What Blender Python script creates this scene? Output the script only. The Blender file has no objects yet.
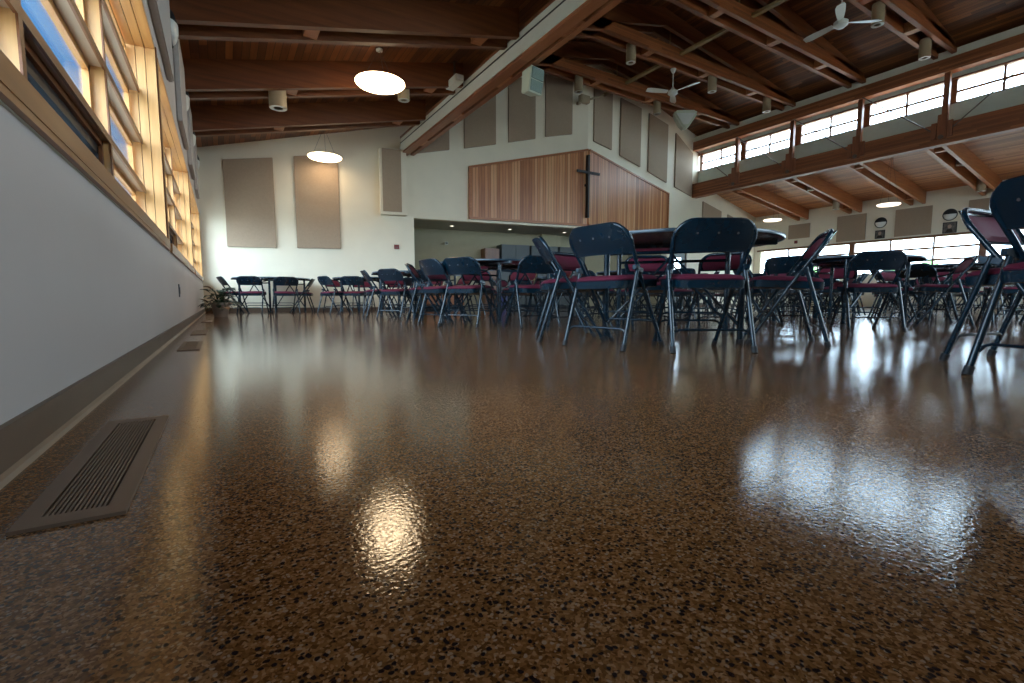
import bpy, bmesh, math, random
from mathutils import Vector, Matrix
random.seed(7)
C = bpy.context.scene.collection
PI = math.pi
R_ = math.radians

# ------------------------------------------------------------------ materials
def new_mat(name):
    m = bpy.data.materials.new(name); m.use_nodes = True
    nt = m.node_tree; nt.nodes.clear()
    out = nt.nodes.new('ShaderNodeOutputMaterial')
    b = nt.nodes.new('ShaderNodeBsdfPrincipled')
    nt.links.new(b.outputs[0], out.inputs[0])
    return m, nt, b
def N(nt, t, **k):
    n = nt.nodes.new(t)
    for a, v in k.items(): setattr(n, a, v)
    return n
def ramp(nt, stops, interp='LINEAR'):
    r = nt.nodes.new('ShaderNodeValToRGB'); r.color_ramp.interpolation = interp
    e = r.color_ramp.elements
    while len(e) > 1: e.remove(e[0])
    e[0].position = stops[0][0]; e[0].color = (*stops[0][1], 1)
    for p, c in stops[1:]:
        q = e.new(p); q.color = (*c, 1)
    return r
def plain(name, col, rough=0.5, metal=0.0, var=0.06, scale=6.0, bump=0.0, bscale=60.0, coat=0.0, spec=0.5):
    m, nt, b = new_mat(name)
    tc = N(nt, 'ShaderNodeTexCoord')
    no = N(nt, 'ShaderNodeTexNoise'); no.inputs['Scale'].default_value = scale; no.inputs['Detail'].default_value = 5
    nt.links.new(tc.outputs['Object'], no.inputs['Vector'])
    r = ramp(nt, [(0.3, tuple(c*(1-var) for c in col)), (0.7, tuple(min(1, c*(1+var)) for c in col))])
    nt.links.new(no.outputs['Fac'], r.inputs[0]); nt.links.new(r.outputs[0], b.inputs['Base Color'])
    b.inputs['Roughness'].default_value = rough; b.inputs['Metallic'].default_value = metal
    b.inputs['Coat Weight'].default_value = coat; b.inputs['Coat Roughness'].default_value = 0.1
    b.inputs['Specular IOR Level'].default_value = spec
    if bump:
        n2 = N(nt, 'ShaderNodeTexNoise'); n2.inputs['Scale'].default_value = bscale; n2.inputs['Detail'].default_value = 3
        nt.links.new(tc.outputs['Object'], n2.inputs['Vector'])
        bp = N(nt, 'ShaderNodeBump'); bp.inputs['Strength'].default_value = bump; bp.inputs['Distance'].default_value = 0.01
        nt.links.new(n2.outputs['Fac'], bp.inputs['Height']); nt.links.new(bp.outputs[0], b.inputs['Normal'])
    return m
def wood(name, c1, c2, c3, plank=0.0, across='X', along='Y', rough=0.45, grain=1.0, gap=0.04, coat=0.0, stag=0.37):
    """boards: across = axis the boards are counted on, along = grain axis (object space)"""
    m, nt, b = new_mat(name)
    tc = N(nt, 'ShaderNodeTexCoord'); sep = N(nt, 'ShaderNodeSeparateXYZ')
    nt.links.new(tc.outputs['Object'], sep.inputs[0])
    # grain
    mp = N(nt, 'ShaderNodeMapping')
    sc = {'X': 14.0, 'Y': 14.0, 'Z': 14.0}; sc[along] = 0.9
    mp.inputs['Scale'].default_value = (sc['X']*grain, sc['Y']*grain, sc['Z']*grain)
    nt.links.new(tc.outputs['Object'], mp.inputs[0])
    no = N(nt, 'ShaderNodeTexNoise'); no.inputs['Scale'].default_value = 1.6; no.inputs['Detail'].default_value = 6; no.inputs['Distortion'].default_value = 0.5
    rgb = ramp(nt, [(0.2, c1), (0.5, c2), (0.8, c3)])
    if plank:
        d = N(nt, 'ShaderNodeMath', operation='DIVIDE'); d.inputs[1].default_value = plank
        nt.links.new(sep.outputs[across], d.inputs[0])
        fl = N(nt, 'ShaderNodeMath', operation='FLOOR'); nt.links.new(d.outputs[0], fl.inputs[0])
        # staggered board ends
        dl = N(nt, 'ShaderNodeMath', operation='MULTIPLY'); dl.inputs[1].default_value = stag
        nt.links.new(sep.outputs[along], dl.inputs[0])
        w0 = N(nt, 'ShaderNodeTexWhiteNoise', noise_dimensions='1D'); nt.links.new(fl.outputs[0], w0.inputs['W'])
        ad = N(nt, 'ShaderNodeMath', operation='ADD'); nt.links.new(dl.outputs[0], ad.inputs[0]); nt.links.new(w0.outputs['Value'], ad.inputs[1])
        fl2 = N(nt, 'ShaderNodeMath', operation='FLOOR'); nt.links.new(ad.outputs[0], fl2.inputs[0])
        cb = N(nt, 'ShaderNodeCombineXYZ'); nt.links.new(fl.outputs[0], cb.inputs[0]); nt.links.new(fl2.outputs[0], cb.inputs[1])
        wn = N(nt, 'ShaderNodeTexWhiteNoise', noise_dimensions='3D'); nt.links.new(cb.outputs[0], wn.inputs['Vector'])
        vm = N(nt, 'ShaderNodeVectorMath', operation='SCALE'); vm.inputs['Scale'].default_value = 9.0
        nt.links.new(wn.outputs['Color'], vm.inputs[0])
        av = N(nt, 'ShaderNodeVectorMath', operation='ADD'); nt.links.new(mp.outputs[0], av.inputs[0]); nt.links.new(vm.outputs[0], av.inputs[1])
        nt.links.new(av.outputs[0], no.inputs['Vector'])
        mx = N(nt, 'ShaderNodeMath', operation='MULTIPLY_ADD'); mx.inputs[1].default_value = 0.55
        nt.links.new(wn.outputs['Value'], mx.inputs[0])
        ns = N(nt, 'ShaderNodeMath', operation='MULTIPLY'); ns.inputs[1].default_value = 0.5
        nt.links.new(no.outputs['Fac'], ns.inputs[0]); nt.links.new(ns.outputs[0], mx.inputs[2])
        nt.links.new(mx.outputs[0], rgb.inputs[0])
        fr = N(nt, 'ShaderNodeMath', operation='FRACT'); nt.links.new(d.outputs[0], fr.inputs[0])
        pp = N(nt, 'ShaderNodeMath', operation='PINGPONG'); pp.inputs[1].default_value = 0.5; nt.links.new(fr.outputs[0], pp.inputs[0])
        gt = N(nt, 'ShaderNodeMath', operation='GREATER_THAN'); gt.inputs[1].default_value = gap; nt.links.new(pp.outputs[0], gt.inputs[0])
        mixc = N(nt, 'ShaderNodeMix', data_type='RGBA'); mixc.inputs[6].default_value = tuple(c*0.35 for c in c1)+(1,)
        nt.links.new(gt.outputs[0], mixc.inputs[0]); nt.links.new(rgb.outputs[0], mixc.inputs[7])
        nt.links.new(mixc.outputs[2], b.inputs['Base Color'])
    else:
        nt.links.new(mp.outputs[0], no.inputs['Vector']); nt.links.new(no.outputs['Fac'], rgb.inputs[0])
        nt.links.new(rgb.outputs[0], b.inputs['Base Color'])
    b.inputs['Roughness'].default_value = rough
    b.inputs['Coat Weight'].default_value = coat; b.inputs['Coat Roughness'].default_value = 0.25
    return m
def glass(name, tint=(0.95, 0.98, 1.0)):
    m = bpy.data.materials.new(name); m.use_nodes = True; nt = m.node_tree; nt.nodes.clear()
    out = N(nt, 'ShaderNodeOutputMaterial'); mix = N(nt, 'ShaderNodeMixShader')
    tr = N(nt, 'ShaderNodeBsdfTransparent'); tr.inputs[0].default_value = (*tint, 1)
    gl = N(nt, 'ShaderNodeBsdfGlossy'); gl.inputs['Roughness'].default_value = 0.02
    lw = N(nt, 'ShaderNodeLayerWeight'); lw.inputs[0].default_value = 0.5
    pw = N(nt, 'ShaderNodeMath', operation='POWER'); pw.inputs[1].default_value = 5.0; nt.links.new(lw.outputs['Facing'], pw.inputs[0])
    fr = N(nt, 'ShaderNodeMath', operation='MULTIPLY_ADD'); fr.inputs[1].default_value = 0.9; fr.inputs[2].default_value = 0.04; nt.links.new(pw.outputs[0], fr.inputs[0])
    nt.links.new(fr.outputs[0], mix.inputs[0]); nt.links.new(tr.outputs[0], mix.inputs[1]); nt.links.new(gl.outputs[0], mix.inputs[2])
    nt.links.new(mix.outputs[0], out.inputs[0]); return m
def emit(name, col, s):
    m = bpy.data.materials.new(name); m.use_nodes = True; nt = m.node_tree; nt.nodes.clear()
    out = N(nt, 'ShaderNodeOutputMaterial'); e = N(nt, 'ShaderNodeEmission')
    e.inputs[0].default_value = (*col, 1); e.inputs[1].default_value = s
    nt.links.new(e.outputs[0], out.inputs[0]); return m

def floor_material():
    m, nt, b = new_mat('floor_epoxy_chips')
    tc = N(nt, 'ShaderNodeTexCoord')
    dn = N(nt, 'ShaderNodeTexNoise'); dn.inputs['Scale'].default_value = 90; dn.inputs['Detail'].default_value = 2
    nt.links.new(tc.outputs['Object'], dn.inputs['Vector'])
    sc = N(nt, 'ShaderNodeVectorMath', operation='SCALE'); sc.inputs['Scale'].default_value = 0.006
    nt.links.new(dn.outputs['Color'], sc.inputs[0])
    ad = N(nt, 'ShaderNodeVectorMath', operation='ADD'); nt.links.new(tc.outputs['Object'], ad.inputs[0]); nt.links.new(sc.outputs[0], ad.inputs[1])
    v1 = N(nt, 'ShaderNodeTexVoronoi'); v1.inputs['Scale'].default_value = 330
    v2 = N(nt, 'ShaderNodeTexVoronoi'); v2.inputs['Scale'].default_value = 190
    v3 = N(nt, 'ShaderNodeTexVoronoi'); v3.inputs['Scale'].default_value = 230
    for v in (v1, v2, v3): nt.links.new(ad.outputs[0], v.inputs['Vector'])
    s1 = N(nt, 'ShaderNodeSeparateXYZ'); nt.links.new(v1.outputs['Color'], s1.inputs[0])
    s2 = N(nt, 'ShaderNodeSeparateXYZ'); nt.links.new(v2.outputs['Color'], s2.inputs[0])
    s3 = N(nt, 'ShaderNodeSeparateXYZ'); nt.links.new(v3.outputs['Color'], s3.inputs[0])
    base = ramp(nt, [(0.0, (0.085, 0.033, 0.009)), (0.3, (0.155, 0.065, 0.019)), (0.6, (0.230, 0.103, 0.032)), (0.85, (0.29, 0.142, 0.056)), (1.0, (0.37, 0.215, 0.115))])
    nt.links.new(s1.outputs[0], base.inputs[0])
    def chip(sep_out, vor, thr, rad):
        g = N(nt, 'ShaderNodeMath', operation='GREATER_THAN'); g.inputs[1].default_value = thr; nt.links.new(sep_out, g.inputs[0])
        q = N(nt, 'ShaderNodeMapRange', interpolation_type='SMOOTHSTEP'); q.inputs[1].default_value = rad*0.7; q.inputs[2].default_value = rad; q.inputs[3].default_value = 1.0; q.inputs[4].default_value = 0.0
        nt.links.new(vor.outputs['Distance'], q.inputs[0])
        k = N(nt, 'ShaderNodeMath', operation='MULTIPLY'); nt.links.new(g.outputs[0], k.inputs[0]); nt.links.new(q.outputs[0], k.inputs[1]); return k
    dk = chip(s2.outputs[0], v2, 0.74, 0.58)
    lt = chip(s3.outputs[1], v3, 0.86, 0.52)
    m1 = N(nt, 'ShaderNodeMix', data_type='RGBA'); nt.links.new(lt.outputs[0], m1.inputs[0]); nt.links.new(base.outputs[0], m1.inputs[6]); m1.inputs[7].default_value = (0.32, 0.22, 0.15, 1)
    m2 = N(nt, 'ShaderNodeMix', data_type='RGBA'); nt.links.new(dk.outputs[0], m2.inputs[0]); nt.links.new(m1.outputs[2], m2.inputs[6]); m2.inputs[7].default_value = (0.020, 0.012, 0.012, 1)
    # slow variation (wear)
    big = N(nt, 'ShaderNodeTexNoise'); big.inputs['Scale'].default_value = 0.9; big.inputs['Detail'].default_value = 4
    nt.links.new(tc.outputs['Object'], big.inputs['Vector'])
    bm_ = N(nt, 'ShaderNodeMapRange'); bm_.inputs[3].default_value = 0.8; bm_.inputs[4].default_value = 1.15; nt.links.new(big.outputs['Fac'], bm_.inputs[0])
    vm = N(nt, 'ShaderNodeVectorMath', operation='SCALE'); nt.links.new(m2.outputs[2], vm.inputs[0]); nt.links.new(bm_.outputs[0], vm.inputs['Scale'])
    nt.links.new(vm.outputs[0], b.inputs['Base Color'])
    rr = N(nt, 'ShaderNodeMapRange'); rr.inputs[3].default_value = 0.07; rr.inputs[4].default_value = 0.13; nt.links.new(big.outputs['Fac'], rr.inputs[0])
    nt.links.new(rr.outputs[0], b.inputs['Roughness'])
    b.inputs['IOR'].default_value = 1.5
    bn = N(nt, 'ShaderNodeTexNoise'); bn.inputs['Scale'].default_value = 150; bn.inputs['Detail'].default_value = 2.5
    nt.links.new(tc.outputs['Object'], bn.inputs['Vector'])
    bp = N(nt, 'ShaderNodeBump'); bp.inputs['Strength'].default_value = 0.3; bp.inputs['Distance'].default_value = 0.0011
    nt.links.new(bn.outputs['Fac'], bp.inputs['Height'])
    nt.links.new(bp.outputs[0], b.inputs['Normal'])
    return m

M = {}
M['floor'] = floor_material()
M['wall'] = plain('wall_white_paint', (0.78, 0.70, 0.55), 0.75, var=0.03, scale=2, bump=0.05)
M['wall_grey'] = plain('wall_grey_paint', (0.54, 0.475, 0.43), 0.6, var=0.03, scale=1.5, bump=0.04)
M['recess'] = plain('recess_shaded_olive', (0.36, 0.31, 0.20), 0.8, var=0.03)  # olive wall tone with the dimness of the recess put into the colour
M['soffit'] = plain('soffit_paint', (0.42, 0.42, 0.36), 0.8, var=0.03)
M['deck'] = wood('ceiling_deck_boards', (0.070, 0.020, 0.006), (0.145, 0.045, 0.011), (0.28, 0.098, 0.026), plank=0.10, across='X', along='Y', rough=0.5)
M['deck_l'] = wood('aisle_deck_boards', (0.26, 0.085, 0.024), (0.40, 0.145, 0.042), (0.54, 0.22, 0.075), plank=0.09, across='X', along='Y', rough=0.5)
M['beam_x'] = wood('glulam_cross', (0.15, 0.042, 0.012), (0.25, 0.075, 0.021), (0.35, 0.115, 0.035), plank=0.045, across='Z', along='X', rough=0.45, gap=0.02)
M['beam_s'] = wood('rafter_timber', (0.085, 0.024, 0.007), (0.155, 0.046, 0.013), (0.23, 0.076, 0.022), along='X', rough=0.45, grain=0.7)
M['beam_y'] = wood('glulam_long', (0.16, 0.050, 0.018), (0.26, 0.085, 0.030), (0.36, 0.13, 0.050), plank=0.045, across='Z', along='Y', rough=0.45, gap=0.02)
M['beam_z'] = wood('post_wood', (0.15, 0.045, 0.018), (0.23, 0.075, 0.03), (0.31, 0.115, 0.045), along='Z', rough=0.45)
M['panelwood'] = wood('fir_wall_boards', (0.30, 0.095, 0.030), (0.50, 0.19, 0.070), (0.66, 0.34, 0.16), plank=0.085, across='X', along='Z', rough=0.4, grain=1.0, gap=0.05, stag=0.0)
M['trimwood'] = wood('fir_trim', (0.26, 0.080, 0.024), (0.38, 0.13, 0.042), (0.48, 0.19, 0.068), along='X', rough=0.4)
M['winwood'] = wood('window_fir', (0.42, 0.18, 0.05), (0.54, 0.25, 0.075), (0.64, 0.33, 0.11), along='Y', rough=0.4)
M['winwood_z'] = wood('window_fir_upright', (0.50, 0.24, 0.08), (0.62, 0.32, 0.115), (0.72, 0.42, 0.17), along='Z', rough=0.4)
M['casing'] = wood('casing_fir', (0.20, 0.075, 0.021), (0.28, 0.115, 0.035), (0.36, 0.16, 0.05), along='Y', rough=0.4)
M['casedark'] = wood('cabinet_brown', (0.10, 0.035, 0.010), (0.15, 0.055, 0.017), (0.20, 0.08, 0.025), along='Z', rough=0.4)
M['winedge'] = wood('window_edge_fir', (0.12, 0.038, 0.011), (0.175, 0.058, 0.017), (0.23, 0.085, 0.026), along='Y', rough=0.4)
M['shelf'] = plain('light_shelf_laminate', (0.40, 0.30, 0.22), 0.5, var=0.05)
M['dark'] = plain('dark_gasket', (0.02, 0.013, 0.01), 0.5)
M['glass'] = glass('window_glass')
M['glass_d'] = glass('casement_screen_glass', (0.35, 0.42, 0.5))
M['base'] = plain('baseboard_brown', (0.135, 0.085, 0.055), 0.45, var=0.08)
M['cove'] = plain('baseboard_strip', (0.30, 0.21, 0.14), 0.5, var=0.08)
M['acoustic'] = plain('acoustic_fabric_tan', (0.36, 0.265, 0.185), 0.95, var=0.05, scale=30, bump=0.1, bscale=300)
M['acoustic_w'] = plain('acoustic_fabric_grey', (0.46, 0.41, 0.37), 0.95, var=0.05, scale=30, bump=0.1, bscale=300)
M['black'] = plain('chair_steel', (0.002, 0.015, 0.027), 0.25, var=0.2, scale=12, spec=0.5)
M['blackd'] = plain('black_rubber', (0.012, 0.012, 0.014), 0.6)
M['maroon'] = plain('maroon_vinyl', (0.125, 0.014, 0.034), 0.7, var=0.12, scale=9, bump=0.15, bscale=220, spec=0.25)
M['tabletop'] = plain('table_laminate', (0.035, 0.035, 0.038), 0.35, var=0.1)
M['tableunder'] = plain('table_underside_board', (0.060, 0.020, 0.014), 0.22, var=0.15, coat=0.5)
M['tableedge'] = plain('table_edge_band', (0.010, 0.030, 0.048), 0.3)
M['header'] = plain('track_header_paint', (0.58, 0.56, 0.47), 0.5, var=0.03)
M['can'] = plain('can_light_beige', (0.34, 0.26, 0.16), 0.5, var=0.04)
M['canring'] = plain('can_ring_white', (0.6, 0.58, 0.52), 0.4)
M['white'] = plain('white_enamel', (0.62, 0.63, 0.58), 0.4, var=0.03)
M['speakw'] = plain('speaker_cream', (0.52, 0.55, 0.42), 0.5, var=0.03)
M['speakg'] = plain('speaker_grille', (0.16, 0.22, 0.18), 0.6, var=0.2, scale=80)
M['steelrod'] = plain('rod_steel', (0.14, 0.11, 0.10), 0.35, metal=0.7)
M['strut'] = plain('yellowish_strut', (0.25, 0.16, 0.06), 0.5)
M['band'] = plain('clerestory_band_paint', (0.58, 0.64, 0.56), 0.7, var=0.03)
M['pane_em'] = emit('pendant_glow', (1.0, 0.74, 0.45), 8.0)
M['pane_em3'] = emit('far_pendant_glow', (1.0, 0.76, 0.48), 3.2)
M['pane_em2'] = emit('aisle_pendant_glow', (1.0, 0.82, 0.62), 1.2)
M['dl_em'] = emit('downlight_glow', (1.0, 0.92, 0.75), 1.2)
M['cab'] = plain('cabinet_grey', (0.030, 0.036, 0.034), 0.45)
M['cross'] = plain('cross_dark_metal', (0.018, 0.016, 0.016), 0.35, metal=0.3)
M['vent'] = plain('vent_metal', (0.20, 0.135, 0.095), 0.45, metal=0.2)
M['pot'] = plain('pot_glaze', (0.22, 0.17, 0.13), 0.5, var=0.1)
M['soil'] = plain('soil', (0.03, 0.02, 0.012), 0.9, var=0.3, scale=40)
M['leaf'] = plain('leaf_green', (0.018, 0.045, 0.022), 0.35, var=0.4, scale=8)
M['leafy'] = plain('leaf_light', (0.25, 0.16, 0.09), 0.4, var=0.3)
M['bin'] = plain('bin_blue', (0.012, 0.02, 0.12), 0.4)
M['red'] = plain('alarm_red', (0.18, 0.02, 0.015), 0.4)
M['lens'] = plain('sconce_opal', (0.70, 0.70, 0.66), 0.3)
M['plate'] = plain('switch_plate', (0.10, 0.10, 0.11), 0.4)
M['photo'] = plain('photo_print', (0.10, 0.085, 0.075), 0.4, var=0.6, scale=14)
M['skin'] = plain('photo_face', (0.42, 0.28, 0.22), 0.5)
M['grass'] = plain('pale_gravel_paving', (0.42, 0.39, 0.33), 0.9, var=0.3, scale=3)
M['hedge'] = plain('hedge_green', (0.16, 0.30, 0.10), 0.8, var=0.5, scale=5)
M['roofing'] = plain('roofing', (0.2, 0.19, 0.18), 0.9)

# ------------------------------------------------------------------ mesh helpers
class MB:
    def __init__(s): s.v = []; s.f = []
    def add(s, vs, fs):
        o = len(s.v); s.v += [tuple(v) for v in vs]; s.f += [tuple(o+i for i in f) for f in fs]; return s
    def box(s, x0, y0, z0, x1, y1, z1):
        vs = [(x, y, z) for z in (z0, z1) for y in (y0, y1) for x in (x0, x1)]
        return s.add(vs, [(0,2,3,1),(4,5,7,6),(0,1,5,4),(2,6,7,3),(0,4,6,2),(1,3,7,5)])
    def hexa(s, p):   # 8 points: bottom 4 ccw, top 4 ccw
        return s.add(p, [(0,3,2,1),(4,5,6,7),(0,1,5,4),(1,2,6,5),(2,3,7,6),(3,0,4,7)])
    def prism(s, poly, a, b, axis='y'):
        n = len(poly)
        def P(u, v, w): return {'y': (u, w, v), 'x': (w, u, v), 'z': (u, v, w)}[axis]
        vs = [P(u, v, a) for u, v in poly] + [P(u, v, b) for u, v in poly]
        fs = [tuple(range(n)), tuple(reversed(range(n, 2*n)))] + [(i, i+n, (i+1) % n + n, (i+1) % n) for i in range(n)]
        return s.add(vs, fs)
    def tube(s, pts, r, n=10, caps=True):
        pts = [Vector(p) for p in pts]; rings = []
        prev = None
        for i, p in enumerate(pts):
            if i == 0: d = pts[1]-p
            elif i == len(pts)-1: d = p-pts[i-1]
            else: d = (pts[i+1]-p).normalized()+(p-pts[i-1]).normalized()
            d.normalize()
            if prev is None:
                a = d.cross(Vector((0, 0, 1)))
                if a.length < 1e-3: a = d.cross(Vector((1, 0, 0)))
            else: a = prev - d*prev.dot(d)
            a.normalize(); prev = a; b = d.cross(a)
            rr = r[i] if isinstance(r, (list, tuple)) else r
            rings.append([p + (a*math.cos(t*2*PI/n)+b*math.sin(t*2*PI/n))*rr for t in range(n)])
        vs = [v for g in rings for v in g]; fs = []
        for i in range(len(pts)-1):
            for t in range(n):
                fs.append((i*n+t, i*n+(t+1) % n, (i+1)*n+(t+1) % n, (i+1)*n+t))
        if caps: fs += [tuple(reversed(range(n))), tuple(range((len(pts)-1)*n, len(pts)*n))]
        return s.add(vs, fs)
    def lathe(s, prof, n=24, c=(0, 0, 0)):   # prof (r,z); closes on axis if r==0
        vs = []; idx = []
        for r, z in prof:
            if r <= 1e-6: idx.append([len(vs)]*n); vs.append((c[0], c[1], c[2]+z))
            else:
                idx.append(list(range(len(vs), len(vs)+n)))
                vs += [(c[0]+r*math.cos(t*2*PI/n), c[1]+r*math.sin(t*2*PI/n), c[2]+z) for t in range(n)]
        fs = []
        for i in range(len(prof)-1):
            A, B = idx[i], idx[i+1]
            for t in range(n):
                q = [A[t], A[(t+1) % n], B[(t+1) % n], B[t]]
                u = []
                for k in q:
                    if k not in u: u.append(k)
                if len(u) >= 3: fs.append(tuple(u))
        return s.add(vs, fs)
    def build(s, name, mat, parent=None, loc=(0, 0, 0), rotz=0, smooth=False, bevel=0, kind=None):
        me = bpy.data.meshes.new(name); me.from_pydata(s.v, [], s.f)
        bm = bmesh.new(); bm.from_mesh(me); bmesh.ops.recalc_face_normals(bm, faces=bm.faces)
        if bevel: bmesh.ops.bevel(bm, geom=list(bm.edges), offset=bevel, segments=2, affect='EDGES', clamp_overlap=True)
        if smooth:
            for f in bm.faces: f.smooth = True
            for e in bm.edges:
                if len(e.link_faces) == 2 and e.calc_face_angle(0) > 0.7: e.smooth = False
        bm.to_mesh(me); bm.free()
        me.materials.append(M[mat] if isinstance(mat, str) else mat)
        o = bpy.data.objects.new(name, me); C.objects.link(o)
        o.location = loc; o.rotation_euler = (0, 0, rotz)
        if parent: o.parent = parent
        if kind: o['kind'] = kind
        return o
def tag(o, label, cat, group=None):
    o['label'] = label; o['category'] = cat
    if group: o['group'] = group
    return o
def thing(name, label, cat, loc=(0, 0, 0), rotz=0, group=None):
    o = bpy.data.objects.new(name, None); C.objects.link(o); o.empty_display_size = 0.1
    o.location = loc; o.rotation_euler = (0, 0, rotz); return tag(o, label, cat, group)
def copy_tree(o, parent=None):
    c = o.copy(); C.objects.link(c)
    if parent: c.parent = parent
    for ch in [x for x in kids.get(o.name, [])]: copy_tree(ch, c)
    return c
kids = {}
def index_kids():
    kids.clear()
    for o in bpy.data.objects:
        if o.parent: kids.setdefault(o.parent.name, []).append(o)
def struct(o): o['kind'] = 'structure'; return o

# ------------------------------------------------------------------ room dimensions
XW = -0.335                     # left wall inner face
YF = -4.0                       # wall behind the camera
XC = 15.0                       # clerestory beam line
XR = 20.6                       # right wall
AL = R_(-10.3); AR = R_(9.0)
LO = (XW, 12.521); RO = (9.2, 10.79)
def uL(x): return (x-XW)/math.cos(AL)
def uR(x): return (x-9.2)/math.cos(AR)
def yback(x): return LO[1]+(x-XW)*math.tan(AL) if x < 9.2 else RO[1]+(x-9.2)*math.tan(AR)
def zleft(x): return 3.63+0.235*x          # left bay deck underside
def znave(x): return 6.05+0.235*(x-4.3) if x < 9.2 else 7.2-0.15*(x-9.2)
def zaisle(x): return 3.93+0.135*(XR-x)

# floor
f = MB(); f.box(-0.7, YF-0.3, -0.2, XR+0.3, 15.2, 0.0)
struct(f.build('floor', 'floor'))

# ---- left wall with window openings
SILL = 0.665; HEAD = 2.14; XO = -0.53
bays = [(0.60, 4.47), (4.65, 8.40), (8.55, 12.30)]
w = MB()
w.box(XO, YF, 0, XW, 12.62, SILL)
w.box(XO, YF, HEAD, XW, 12.62, 3.62)
ys = [YF]+[v for b in bays for v in b]+[12.62]
for a, b in zip(ys[0::2], ys[1::2]): w.box(XO, a, SILL, XW, b, HEAD)
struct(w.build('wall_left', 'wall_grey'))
cols = {0: [1.87, 3.13], 1: [5.90, 7.15], 2: [9.80, 11.05]}
shelves = [1.09, 1.44, 1.80]
XI = -0.44; XG = -0.50
for bi, (a, b) in enumerate(bays):
    root = bpy.data.objects.new('window_%d' % (bi+1), None); C.objects.link(root); struct(root)
    # jamb boards, three deep, both ends and head
    for k, (x0, x1) in enumerate(((-0.50, -0.447), (-0.443, -0.392), (-0.388, XW+0.004))):
        MB().box(x0, b-0.03, SILL+0.09, x1, b, HEAD-0.03).build('jamb_board', 'winwood_z', root)
        MB().box(x0, a, SILL+0.09, x1, a+0.03, HEAD-0.03).build('jamb_board', 'winwood_z', root)
        MB().box(x0, a, HEAD-0.03, x1, b, HEAD).build('head_board', 'winwood', root)
    # dark edge trim round the opening
    MB().box(XW, b-0.004, SILL+0.08, XW+0.012, b+0.022, HEAD+0.0).build('edge_trim', 'winedge', root)
    MB().box(XO, a, SILL, XW+0.02, b, SILL+0.018).build('sill_board', 'casing', root)
    MB().box(XW-0.02, a, SILL+0.018, XW+0.022, b, SILL+0.075).build('sill_rail', 'casing', root)
    MB().box(-0.50, a, SILL+0.018, XW-0.03, b, SILL+0.06).build('sill_rail_backing', 'dark', root)
    MB().box(-0.47, a, SILL+0.06, -0.43, b, SILL+0.092).build('sill_lip', 'winedge', root)
    edges = [a+0.03]+cols[bi]+[b-0.03]
    for y in cols[bi]:
        MB().box(XG-0.02, y-0.012, SILL+0.06, XI, y+0.012, HEAD-0.03).build('upright', 'winwood_z', root)
        MB().box(XI, y-0.017, SILL+0.06, XI+0.006, y+0.017, HEAD-0.03).build('upright_edge', 'winedge', root)
    for ci in range(3):
        y0, y1 = edges[ci]+0.014, edges[ci+1]-0.014
        for si, z in enumerate(shelves):
            MB().box(XG-0.02, y0, z-0.010, XI-0.004, y1, z+0.010).build('light_shelf', 'shelf', root)
            MB().box(XI-0.004, y0, z-0.019, XI+0.006, y1, z+0.017).build('shelf_edge', 'winedge', root)
        zs = [SILL+0.06]+shelves+[HEAD-0.03]
        for si in range(4):
            z0, z1 = zs[si]+0.012, zs[si+1]-0.012
            if ci == 1 and si == 0:      # operable casement, dark frame
                cm = MB()
                for (p, q, r, s) in ((y0, z0, y1, z0+0.03), (y0, z1-0.03, y1, z1), (y0, z0, y0+0.03, z1), (y1-0.03, z0, y1, z1)):
                    cm.box(XG-0.02, p, q, XG+0.035, r, s)
                cs = cm.build('casement', 'winedge', root)
                cm = MB()
                for (p, q, r, s) in ((y0+.03, z0+.03, y1-.03, z0+0.045), (y0+.03, z1-0.075, y1-.03, z1-.03), (y0+.03, z0+.03, y0+0.055, z1-.03), (y1-0.055, z0+.03, y1-.03, z1-.03)):
                    cm.box(XG-0.018, p, q, XG+0.02, r, s)
                cm.build('gasket', 'dark', cs)
                MB().box(XG-0.012, y0+.055, z0+.045, XG-0.008, y1-.055, z1-.075).build('pane', 'glass_d', cs)
            else:
                fm = MB()
                for (p, q, r, s) in ((y0, z0, y1, z0+0.012), (y0, z1-0.030, y1, z1), (y0, z0, y0+0.03, z1), (y1-0.03, z0, y1, z1)):
                    fm.box(XG-0.02, p, q, XG+0.006, r, s)
                fm.build('sash', 'winwood', root)
                MB().box(XG-0.016, y0+.03, z0+.012, XG-0.012, y1-.03, z1-.030).build('pane', 'glass', root)
# casing under the window and baseboard
struct(MB().box(XW, YF, 0.573+0.09, XW+0.006, 12.5, 0.572+0.098).build('trim_1', 'header'))
b = MB(); b.box(XW, YF, 0.0, XW+0.012, 12.5, 0.083)
struct(b.build('baseboard_left', 'base'))
b = MB(); b.prism([(XW+0.012, 0), (XW+0.024, 0), (XW+0.020, 0.008), (XW+0.012, 0.012)], YF, 12.48, 'y')
struct(b.build('trim_2', 'cove'))

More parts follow.
